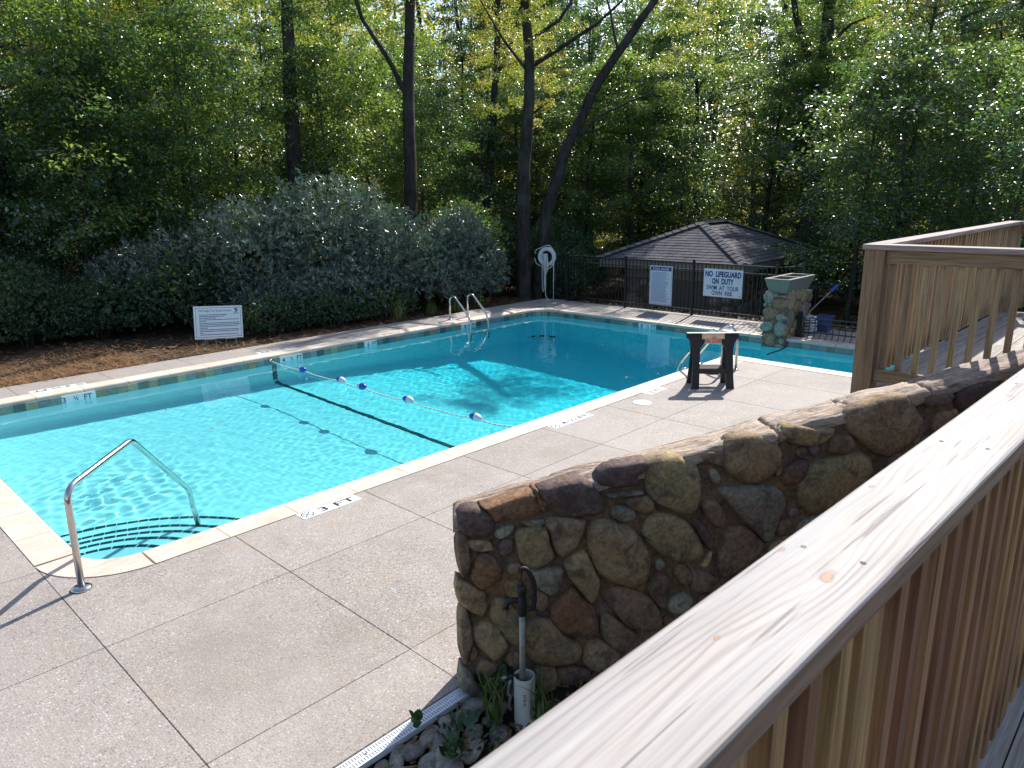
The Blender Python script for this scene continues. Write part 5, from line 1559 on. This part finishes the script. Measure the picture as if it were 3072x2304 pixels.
rosette('clover_patch', 'bright green round leaves beside the railing at the front of the bed', 'plant', 2.00, 2.36, .0, lclov, 16, (10, 70), 1.4, .05)
# leaves drifting on the pool and tufts at the far walk
lf = MB(); lf.add([(-.04, 0, 0), (-.01, -.018, .006), (.04, 0, .002), (-.01, .02, .006)], [(0, 1, 2), (0, 2, 3)]); lf = lf.mesh('fallen_leaf', M['fallen'])
for i, (x, y, s_, lb) in enumerate(((3.8, 9.0, .9, 'brown leaf floating in the shallow end near the handrail'), (3.75, 10.35, 1.1, 'narrow leaf floating near the far wall of the shallow end'), (9.9, 10.6, 1.2, 'leaf floating in the deep end off the far ladder'), (11.4, 10.1, 1.3, 'dark leaf floating in the shaded deep end'), (7.4, 7.8, 1., 'leaf floating just beyond the float line'), (9.5, 6.55, 1.2, 'leaf floating near the side by the sawhorse'))):
    o = link('fallen_leaf', lf, None, (x, y, ZW+.008), (0, 0, i*1.3)); o.scale = (s_,)*3; tag(o, lb, 'leaf', 'leaves floating on the pool')
lt = leaf_blade(.30, .012, M['grass'], .9, False)
for i, (x, y, n_, lb) in enumerate(((10.2, 13.35, 40, 'pale grass tuft at the walk edge left of the far ladder'), (11.9, 13.3, 60, 'large pale grass tuft behind the far ladder'), (12.7, 13.3, 45, 'grass tuft near the fence corner at the far walk'), (11.2, 13.35, 30, 'small grass tuft behind the far ladder rails'))):
    rosette('grass_tuft', lb, 'grass tuft', x, y, -.03, lt, n_, (25, 88), 1.1, .16, 'grass tufts along the far walk')

# ================================================================ TREES AND SHRUBS
def leaves_to_mesh(name, P, A, N, L, W, mat, fold=.18):
    n = len(P)
    A = A/np.linalg.norm(A, axis=1, keepdims=True)
    S = np.cross(N, A); S /= np.linalg.norm(S, axis=1, keepdims=True)+1e-9
    N = np.cross(A, S)
    L = L[:, None]; W = W[:, None]
    m = P+A*L*.45
    v = np.stack([P, m+S*W*.5+N*W*fold, P+A*L, m-S*W*.5+N*W*fold], 1).reshape(-1, 3)
    b = np.arange(n)[:, None]*4
    t = np.concatenate([b+np.array([[0, 1, 2]]), b+np.array([[0, 2, 3]])], 1).reshape(-1, 3)
    return raw_mesh(name, v, t, mat)

def unit(r, n):
    v = r.normal(0, 1, (n, 3)); return v/np.linalg.norm(v, axis=1, keepdims=True)

def tree_proto(seed, h0, h1, spread, nbr, nspray, nleaf, L, mat, rt_, bark, droop=.25, srad=.6, low=.35):
    """returns (trunk mesh, crown mesh) about a base at the origin"""
    r = np.random.RandomState(seed); rng = random.Random(seed)
    tr = MB(); lean = (rng.uniform(-.3, .3), rng.uniform(-.3, .3))
    pts = []
    for k in range(9):
        t = k/8; z = h1*.96*t
        pts.append((lean[0]*t*2+.12*noise.noise((z*.5, seed, 0)), lean[1]*t*2+.12*noise.noise((z*.5, seed, 9)), z-.25 if k == 0 else z))
    tr.tube(pts, [rt_*(1.15-1.05*k/8) for k in range(9)], 8)
    P = []; A = []; Nn = []
    for b in range(nbr):
        t = ((b+.5)/nbr)**.9; z = h0+(h1*.97-h0)*t
        k = min(7, int(z/(h1*.96)*8)); f = z/(h1*.96)*8-k
        p0 = Vector(pts[k]).lerp(Vector(pts[k+1]), min(1, f))
        az = b*2.4+rng.uniform(-.5, .5)
        prof = math.sqrt(max(.05, 1-((t-low)/(1-low if t > low else low+.25))**2))
        ln = spread*prof*rng.uniform(.55, 1.12)
        sl_ = rng.uniform(.05, .5)
        d = V(math.cos(az), math.sin(az), 0)
        br_ = [p0, p0+d*ln*.35+V(0, 0, ln*.35*sl_*1.3), p0+d*ln*.7+V(0, 0, ln*.6*sl_), p0+d*ln+V(0, 0, ln*(sl_*.75-.05))]
        tr.tube(br_, [rt_*.28*(1-t*.5), rt_*.2*(1-t*.5), rt_*.12, rt_*.05], 5, False)
        for s_ in range(nspray):
            u = rng.uniform(.3, 1.05); q = br_[1].lerp(br_[3], max(0, (u-.35)/.65))
            side = rng.uniform(-1, 1)*ln*.38*u
            c = q+V(-d.y, d.x, 0)*side+V(0, 0, rng.uniform(-.3, .25))
            n = int(nleaf*rng.uniform(.6, 1.3)); R = srad*rng.uniform(.6, 1.25)
            rr = R*np.sqrt(r.uniform(0, 1, n)); an = r.uniform(0, 6.283, n)
            x = rr*np.cos(an); y = rr*np.sin(an)
            tilt = r.normal(0, .22, 2)
            z_ = -droop*rr+x*tilt[0]+y*tilt[1]+r.normal(0, .09, n)
            P.append(np.stack([x+c.x, y+c.y, z_+c.z], -1))
            out = np.stack([np.cos(an), np.sin(an), np.full(n, -.45)], -1)+r.normal(0, .55, (n, 3))
            A.append(out)
            nn = np.tile(np.array([-tilt[0], -tilt[1], 1.]), (n, 1))+r.normal(0, .42, (n, 3))
            Nn.append(nn)
    P = np.vstack(P); A = np.vstack(A); Nn = np.vstack(Nn); n = len(P)
    Ls = L*r.uniform(.65, 1.25, n)
    return tr.mesh('trunk', M[bark], True), leaves_to_mesh('crown', P, A, Nn, Ls, Ls*r.uniform(.5, .68, n), M[mat])

def shrub_mesh(seed, blobs, n, L, W, mat, whorl=6, shell=.55):
    r = np.random.RandomState(seed)
    vol = np.array([b[3]*b[4]*b[5] for b in blobs])**.67; vol /= vol.sum()
    P = []; A = []; Nn = []
    for b, f in zip(blobs, vol):
        k = int(n*f/whorl)
        d = unit(r, k); d[:, 2] = np.where(d[:, 2] < -.55, -d[:, 2]*.5, d[:, 2])
        rad_ = np.maximum(shell, 1-np.abs(r.normal(0, .22, k)))
        rad_ *= 1+.16*np.sin(d[:, 0]*7+seed)*np.sin(d[:, 1]*8+2)*np.sin(d[:, 2]*7)+r.normal(0, .04, k)
        c = np.array(b[:3])+d*rad_[:, None]*np.array(b[3:6])
        ax = d*.7+np.array([0, 0, .55])+r.normal(0, .45, (k, 3))
        ax /= np.linalg.norm(ax, axis=1, keepdims=True)
        for w in range(whorl):
            q = unit(r, k); a = ax*r.uniform(.3, 1., (k, 1))+np.cross(ax, q)*r.uniform(.5, 1.1, (k, 1))
            P.append(c-ax*r.uniform(0, .07, (k, 1))); A.append(a); Nn.append(ax+r.normal(0, .35, (k, 3)))
    for q in range(int(n/900)):
        b = blobs[r.randint(len(blobs))]; d = unit(r, 1)[0]; d[2] = abs(d[2])*.8+.2; d /= np.linalg.norm(d)
        c0 = np.array(b[:3])+d*np.array(b[3:6])*.95; ln = r.uniform(.15, .5); k = int(ln*60)
        sh = d*.6+np.array([0, 0, .7])+r.normal(0, .25, 3); sh /= np.linalg.norm(sh)
        t_ = r.uniform(0, 1, k)[:, None]
        P.append(c0+sh*t_*ln+np.array([0, 0, -.12])*t_**2); A.append(sh*.6+unit(r, k)*.9); Nn.append(unit(r, k)+np.array([0, 0, .8]))
    P = np.vstack(P); A = np.vstack(A); Nn = np.vstack(Nn); m = len(P)
    P[:, 2] = np.maximum(P[:, 2], -.1)
    Ls = L*r.uniform(.6, 1.25, m)
    return leaves_to_mesh('foliage', P, A, Nn, Ls, Ls*W*r.uniform(.85, 1.15, m), M[mat])

def stems_mesh(seed, n, h, sp_, rr=.018, name='stems', bark='bark2'):
    rng = random.Random(seed); mb = MB()
    for k in range(n):
        a = rng.uniform(0, 6.28); d = V(math.cos(a), math.sin(a), 0); hh = h*rng.uniform(.6, 1.)
        p = [V(0, 0, -.15)+d*.1, d*sp_*.35*rng.uniform(.5, 1)+V(rng.uniform(-.15, .15), rng.uniform(-.15, .15), hh*.35), d*sp_*.7+V(0, 0, hh*.7), d*sp_*rng.uniform(.7, 1.1)+V(0, 0, hh)]
        mb.tube(p, [rr, rr*.8, rr*.6, rr*.25], 5, False)
    return mb.mesh(name, M[bark], True)

def forked(path, r0, r1, mb=None, n=9):
    mb = mb or MB(); m = len(path)
    # denser path with slight knots
    P = []; 
    for i in range(m-1):
        a, b = Vector(path[i]), Vector(path[i+1])
        for k in range(4): P.append(a.lerp(b, k/4)+V(noise.noise(a*1.1+V(k, 0, 0))*.03, noise.noise(a*1.7+V(0, k, 0))*.03, 0))
    P.append(Vector(path[-1])); q = len(P)
    mb.tube(P, [r0+(r1-r0)*i/(q-1) for i in range(q)], n)
    return mb

protos = [
    tree_proto(1, 1.2, 9.0, 2.7, 34, 4, 140, .112, 'leaf', .11, 'bark'),
    tree_proto(2, 2.0, 13.0, 3.3, 36, 4, 130, .12, 'leaf2', .17, 'bark'),
    tree_proto(3, .6, 6.0, 2.2, 28, 4, 125, .10, 'leaf2', .07, 'bark2', .3, .55),
    tree_proto(4, 2.4, 13.5, 3.2, 34, 4, 120, .115, 'leaf3', .16, 'bark'),
    tree_proto(5, .7, 7.5, 2.5, 30, 4, 130, .105, 'leaf', .08, 'bark2', .35, .6),
]
H0 = [9.0, 13.0, 6.0, 13.5, 7.5]
KIND = ['broad green tree', 'tall dark tree', 'low dark tree', 'tall yellowing tree', 'slender leafy tree']
def tree(k, x, y, s_, rot, label, group=None, name='forest_tree', z=None, trunk=None):
    zz = gh(x, y) if z is None else z
    t = thing(name, label, 'tree', (x, y, zz), group)
    tm, cm = protos[k]
    if trunk is None:
        o = bpy.data.objects.new('trunk', tm); COL.objects.link(o); o.parent = t
        o.scale = (s_,)*3; o.rotation_euler = (0, 0, rot)
    c = bpy.data.objects.new('crown', cm); COL.objects.link(c); c.parent = t
    c.scale = (s_,)*3; c.rotation_euler = (0, 0, rot)
    return t, c

def sun_limit(x, y):
    """height a crown may have before it shades the open part of the deck"""
    lim = 99
    if x > 13:
        h = (x-13.2)/1.013
        if -1 < y-.28*h < 11.5: lim = h
    # keep the light reaching the tops of the two silvery shrubs and the straw at the left
    for tx, ty, tz, w in ((9.5, 15.5, 1.8, 2.2), (12.9, 14.5, 1.3, 1.3), (7, 15.6, 1., 1.5), (18.5, 10., 1.4, .0), (3., 18.6, 3.5, .8), (7., 19., 4., .6)):
        if x > tx+.5:
            h = tz+(x-tx)/1.013
            if abs(y-.277*(x-tx)-ty) < w+2.2: lim = min(lim, h)
    return lim

rng = random.Random(77)
cnt = 0
fwd = YAW
def row(dist, step, kinds, jit, hscale, a0=-39, a1=40, grp='trees crowding the wood behind the pool'):
    global cnt
    az = a0
    while az < a1:
        a = rad(az+rng.uniform(-.3, .3)*step); d = dist+rng.uniform(-jit, jit)
        x, y = d*math.cos(fwd-a), d*math.sin(fwd-a)
        az += step
        if x < 15.9 and y < 14.6: continue
        if 15.6 < x < 22.6 and 7.0 < y < 13.2: continue
        if x < 17.2 and y < 7.5: continue
        if 5 < x < 14 and y < 18.2: continue
        k = rng.choice(kinds); s_ = hscale*rng.uniform(.85, 1.15)
        lim = sun_limit(x, y)
        h = H0[k]*s_
        if h > lim:
            if lim < 2.4: continue
            if lim < 7: k = 2
            s_ = lim/H0[k]
            if s_ > 1.3: s_ = 1.3
        side = 'left of the silvery shrub' if az < -16 else ('above the wooden railing' if az > 20 else ('behind the shed' if az > 6 else 'behind the far ladder'))
        far = 'far back in the wood ' if dist > 30 else ('at the front of the wood ' if dist < 24 else 'in the wood ')
        tree(k, x, y, s_, rng.uniform(0, 6.28), KIND[k]+' '+far+side, grp); cnt += 1
row(19., 5.0, (2, 4), .8, .95, -40, -20)
row(20.5, 5.2, (0, 4, 2), 1.0, 1.0)
row(24.5, 5.0, (0, 1, 4), 1.2, 1.0)
row(27, 7, (4, 2), 1.2, 1.1, -6, 24)
row(29, 4.4, (1, 3, 1), 1.4, .82)
row(35, 4.4, (1, 3), 1.6, .9)
row(42, 4.4, (3, 1), 1.6, 1.12)

for x, y, s_, a, w_ in ((8.4, 18.9, 1., 1., 'left of the left thick trunk'), (12.3, 18.9, .95, 2., 'between the two thick trunks'), (6.0, 18.8, 1., 3., 'above the yard sign'), (14.9, 18.2, .8, 4., 'left of the straight tree')):
    tree(4, x, y, s_, a, 'slender leafy tree behind the silvery shrubs, '+w_, 'trees crowding the wood behind the pool')
row(47, 4.2, (3, 1), 1., 1.3, -16, 6)
# trees whose trunks stand out
def special(label, path, r0, r1, crown=None, limbs=(), bark='bark', name='forest_tree'):
    x, y = path[0][0], path[0][1]
    base = (x, y, gh(x, y))
    t = thing(name, label, 'tree', base)
    mb = forked([(x, y, base[2]-.3)]+list(path), r0*1.12, r1)
    for lb in limbs:
        forked(lb[0], lb[1], lb[2], mb, 7)
    mb.build('trunk', M[bark], t, smooth=True)
    for (k, cx, cy_, cz, s_, rot) in (crown or ()):
        c = bpy.data.objects.new('crown', protos[k][1]); COL.objects.link(c)
        c.location = (cx, cy_, cz); c.scale = (s_,)*3; c.rotation_euler = (0, 0, rot); adopt(c, t)
    return t
special('tall straight dark trunk behind the life ring, with bare limbs reaching right',
        [(14.87, 13.75, 0.), (15.2, 14.05, 1.8), (15.57, 14.34, 3.5), (16.0, 14.55, 5.0), (16.21, 14.68, 6.2), (16.47, 15.08, 8.), (16.6, 15.2, 9.3)], .21, .11,
        [(3, 16.6, 15.2, 3.6, .45, .3)],
        [([(16.33, 14.75, 6.2), (17.12, 14.11, 6.8), (17.9, 13.54, 7.4), (18.5, 13.2, 8.)], .07, .03), ([(16.4, 14.84, 6.9), (17.0, 14.3, 7.4), (17.5, 14.0, 8.2)], .06, .03), ([(16.05, 14.5, 4.9), (16.42, 14.25, 5.2), (16.9, 14.0, 5.6)], .04, .012),
         ([(16.2, 14.7, 6.0), (15.8, 15.3, 6.9), (15.5, 15.9, 8.0)], .05, .02)])
special('slanting dark trunk leaning right beside the straight one behind the life ring',
        [(15.39, 13.73, 0.), (15.99, 13.88, 2.22), (16.66, 13.79, 3.87), (17.67, 13.44, 5.75), (18.66, 12.95, 7.19), (19.24, 12.65, 8.), (20.6, 11.9, 10.2)], .18, .085,
        [(3, 20.2, 12.2, 4.5, .5, 1.3)],
        [([(16.82, 13.7, 4.1), (17.39, 13.12, 4.85), (18.03, 12.57, 5.21), (18.6, 12.1, 5.5)], .05, .015), ([(17.2, 13.6, 5.0), (16.9, 13.2, 5.4), (16.8, 12.8, 5.3)], .025, .01), ([(18.2, 13.15, 6.6), (18.5, 13.6, 7.6), (18.6, 14., 8.6)], .05, .02)])
special('thick dark trunk rising straight behind the big silvery shrub, left one', [(10.75, 18.35, 0), (10.95, 18.6, 3.1), (11.27, 19.07, 5.3), (11.74, 19.57, 8.), (11.9, 19.8, 12)], .24, .13, [(1, 11.6, 19.5, 1.5, .8, 2.)])
special('thick dark trunk over the silvery shrub, forking high to the left', [(12.7, 15.95, 0), (13.02, 16.23, 2.64), (13.67, 16.87, 6.17), (14.07, 17.12, 7.94), (14.3, 17.3, 12)], .205, .11, [(0, 14.2, 19.0, 4., .85, .5)],
        [([(13.5, 16.7, 5.3), (13.2, 17.2, 6.4), (12.7, 17.5, 7.3), (12.3, 17.7, 8.8)], .08, .04)])
special('thin dark trunk between the silvery shrub and the straight tree', [(17.0, 17.5, 0), (17.25, 17.61, 2.16), (18.41, 18.14, 6.82), (18.86, 18.46, 8.94), (19, 18.6, 12)], .15, .08, [(3, 18.9, 18.5, 3, .52, 4)],
        [([(18.3, 18.1, 6.4), (18.9, 17.9, 7.6), (19.4, 17.8, 9.2)], .06, .03)])
special('massive forked trunk standing high behind the shed roof', [(24.9, 10.2, -1), (25.39, 10.3, 5.3), (25.81, 10.37, 6.67), (26.38, 10.57, 8.79), (26.9, 10.7, 11)], .30, .15, [(0, 26.3, 10.5, 3.2, .75, 1.)],
        [([(25.35, 10.3, 5.1), (25.58, 10.54, 6.46), (25.5, 11.26, 8.17), (25.6, 11.6, 9.5)], .15, .08), ([(26.0, 10.4, 7.3), (26.6, 9.9, 8.0), (27.2, 9.4, 8.3)], .06, .03)])
special('straight dark trunk on the right above the wooden railing', [(31.3, 6.7, -.5), (31.56, 6.87, 1.37), (33.16, 8.23, 9.48), (33.4, 8.4, 13)], .27, .16, [(1, 33, 8.1, 2., .9, 3)])
special('second straight trunk on the right just beyond the first above the railing', [(34.1, 7.0, -.5), (34.27, 7.18, 1.78), (35.93, 8.51, 9.97), (36.2, 8.7, 13)], .22, .14, [(3, 35.8, 8.4, 2., .9, 5)])
special('crooked low trunk curving over above the wooden deck corner', [(27.9, 6.0, -.6), (27.94, 6.15, 1.31), (27.84, 6.5, 1.95), (27.41, 7.14, 2.6), (26.9, 7.6, 2.9)], .16, .05, [(2, 27.2, 7.2, .2, .7, 2)])
special('dark trunk at the left edge of the picture', [(3.75, 19.0, -.2), (3.91, 19.1, .87), (4.27, 19.45, 2.78), (4.6, 19.8, 6), (4.8, 20, 10)], .17, .1, [(1, 4.5, 19.7, 1.2, .7, 1)])
special('distant pair of trunks high on the left, nearer one', [(10.8, 28., -.5), (11.17, 28.52, 6.42), (11.57, 28.97, 8.71), (11.8, 29.2, 13)], .24, .16, [(1, 11.5, 29, 3, .9, 1)], [([(11.8, 28.6, 5.5), (12.2, 29.0, 6.55), (12.48, 29.28, 8.1), (12.7, 29.5, 11)], .17, .12)])
special('dark trunk high in the top left corner', [(8.6, 28.1, -.5), (8.94, 28.53, 8.18), (9.15, 28.67, 9.13), (9.3, 28.8, 14)], .27, .18, [(3, 9., 28.6, 3.5, .9, 3)])

# silvery shrubs beyond the far walk
def shrub(label, x, y, blobs, n, seed, mat='silver', L=.092, W=.27, h=2.8, spread=1.6, ns=16, name='silvery_shrub', whorl=6, group=None):
    t = thing(name, label, 'shrub', (x, y, gh(x, y)), group)
    c = link('foliage', shrub_mesh(seed, blobs, n, L, W, mat, whorl), None, (x, y, gh(x, y))); adopt(c, t)
    s_ = link('stems', stems_mesh(seed, ns, h, spread), None, (x, y, gh(x, y))); adopt(s_, t)
    return t
shrub('big rounded silvery green shrub spreading behind the far walk', 9.5, 15.25,
      [(.3, .0, 1.75, 1.7, 1.3, 1.65), (-1.4, .5, 1.5, 1.45, 1.1, 1.4), (1.4, -.6, 1.35, 1.3, 1.0, 1.35), (-2.7, 1.3, 1.1, 1.25, .9, 1.15), (.3, -.9, .75, 1.6, .7, .75), (-1.2, -.2, .6, 1.5, .8, .65), (2.2, -1.2, .9, .9, .7, .9), (-3.6, 1.9, .9, 1.0, .9, 1.0)], 84000, 5, ns=30, L=.115, W=.25)
shrub('rounded silvery green shrub between the big one and the straight tree trunk', 12.9, 14.3,
      [(.1, .0, 1.25, 1.0, .9, 1.2), (-.7, .25, .95, .85, .75, .9), (.65, -.35, .8, .75, .6, .75), (0, -.4, .5, 1.1, .55, .5)], 30000, 8, h=2.2, spread=1.1, L=.11, W=.25)
shrub('loose pale shrub left of the requirements sign', 6.7, 15.6, [(0, .3, .8, 1.3, .8, .85), (-1.2, .8, .6, .9, .8, .65), (.9, -.2, .5, .8, .6, .55)], 15000, 12, 'leaf2', .10, .42, 1.3, 1., 12, 'leafy_shrub', 4)
for i, (x, y, lb) in enumerate(((7.5, 14.25, 'low dark shrub beside the yard sign'), (8.8, 14.0, 'low dark shrub under the middle of the silvery shrub'), (10.1, 13.85, 'low dark shrub just left of the far ladder'))):
    shrub(lb, x, y, [(0, .1, .4, .75, .5, .5), (.5, 0, .3, .5, .4, .35), (-.5, .1, .28, .5, .4, .35)], 5500, 50+i, 'leaf2', .075, .42, .7, .6, 9, 'low_shrub', 4)
shr = shrub_mesh(31, [(0, 0, .8, 1.2, 1.0, .9), (.7, .5, .6, .8, .8, .6), (-.8, -.2, .55, .8, .7, .6)], 16000, .085, .5, 'leaf2', 4)
shr2 = shrub_mesh(32, [(0, 0, 1.1, 1.2, 1.1, 1.2), (.8, -.4, .7, .8, .8, .7)], 16000, .085, .5, 'leaf2', 4)
st_ = stems_mesh(33, 9, 1.5, .8)
rng = random.Random(15)
spots = [(-1.2, 18.0), (.6, 17.6), (2.2, 17.3), (3.7, 17.), (5.0, 16.7), (1.4, 18.8), (3.1, 18.4), (4.6, 18.), (11.3, 16.8), (13.9, 15.2), (14.6, 16.2), (15.9, 15.3), (16.9, 14.0), (17.2, 14.6), (18.2, 14.9),
         (22.9, 12.6), (23.2, 11.0), (23.4, 9.2), (23.6, 7.1), (22, 5.6), (18.4, 3.4), (20.3, 4.2), (22, 3.4), (17.1, 2.8), (19, 2.2), (24, 5.4), (16.2, 14.6), (7.8, 17.5), (6, 18)]
for i, (x, y) in enumerate(spots):
    t = thing('understory_shrub', 'dark leafy shrub at the foot of the wood %s' % ('left of the yard sign' if x < 5.2 else 'behind the big silvery shrub' if x < 12 else 'behind the life ring' if y > 12.5 and x < 19 else 'behind the black fence' if x < 17 else 'right of the shed' if y < 7 else 'far behind the shed'), 'shrub', (x, y, gh(x, y)), 'dark shrubs at the foot of the wood')
    s_ = rng.uniform(.8, 1.25)*(.62 if x < 5.2 else 1); a = rng.uniform(0, 6.28)
    for nm_, me in (('foliage', (shr, shr2)[i % 2]), ('stems', st_)):
        o = bpy.data.objects.new(nm_, me); COL.objects.link(o); o.parent = t; o.scale = (s_, s_, s_); o.rotation_euler = (0, 0, a)

# the far wood reads as one mass
r = np.random.RandomState(99); n = 70000
a = rad(1)*r.uniform(-44, 44, n); d = r.uniform(47, 57, n)
x = d*np.cos(fwd-a); y = d*np.sin(fwd-a); h = r.uniform(0, 1, n)**.85*17
den = np.array([noise.noise((q*.16, w*.16, e*.16)) for q, w, e in zip(x, y, h)])
k = den > -.16-.25*(h < 9)
P = np.stack([x, y, h+np.maximum(0, d-45)*.12-2], -1)[k]; n = len(P)
link('distant_wood', leaves_to_mesh('distant_wood', P, unit(r, n)-np.array([0, 0, .3]), unit(r, n)+np.array([0, 0, .5]), r.uniform(.28, .6, n), r.uniform(.18, .36, n), M['leaf3']), kind='stuff')  # yellower leaf colour paints in the sunlit look of the far foliage
mb = MB(); rng = random.Random(40)
for i in range(70):
    a = rad(rng.uniform(-42, 42)); d = rng.uniform(45, 62); X, Y = d*math.cos(fwd-a), d*math.sin(fwd-a)
    mb.tube([(X, Y, gh(X, Y)-.5), (X+rng.uniform(-.4, .4), Y+rng.uniform(-.4, .4), 9), (X+rng.uniform(-1, 1), Y+rng.uniform(-1, 1), 20)], [.22, .16, .05], 6, False)
mb.build('distant_trunks', M['bark'], kind='stuff', smooth=True)

# evergreen bough hanging into the top right corner from a tree outside the frame
et = thing('evergreen_tree', 'dark evergreen bough hanging into the top right corner of the picture', 'tree', (14.6, .2, gh(14.6, .2)))
mb = forked([(14.6, .2, -.5), (14.6, .25, 3), (14.7, .3, 7)], .16, .08)
bough = [(14.65, .3, 5.9), (14.9, 1.4, 6.0), (15.1, 2.4, 5.85), (15.2, 3.1, 5.6)]
forked(bough, .05, .012, mb, 6)
mb.build('trunk', M['bark'], et, smooth=True)
r = np.random.RandomState(12); n = 9000
tt = r.uniform(.15, 1.02, n); B = np.array(bough)
C = np.stack([np.interp(tt, np.linspace(0, 1, 4), B[:, k]) for k in range(3)], -1)
tw = r.randint(0, 60, n); rr = np.random.RandomState(3); dirs = unit(rr, 60); dirs[:, 2] = dirs[:, 2]*.5-.15; tp_ = rr.uniform(.2, 1., 60)
C = np.stack([np.interp(tp_[tw], np.linspace(0, 1, 4), B[:, k]) for k in range(3)], -1)+dirs[tw]*(r.uniform(0, .55, n))[:, None]
o = link('needles', leaves_to_mesh('needles', C, dirs[tw]+unit(r, n)*.7, unit(r, n), r.uniform(.07, .12, n), np.full(n, .008), M['needle']), et)
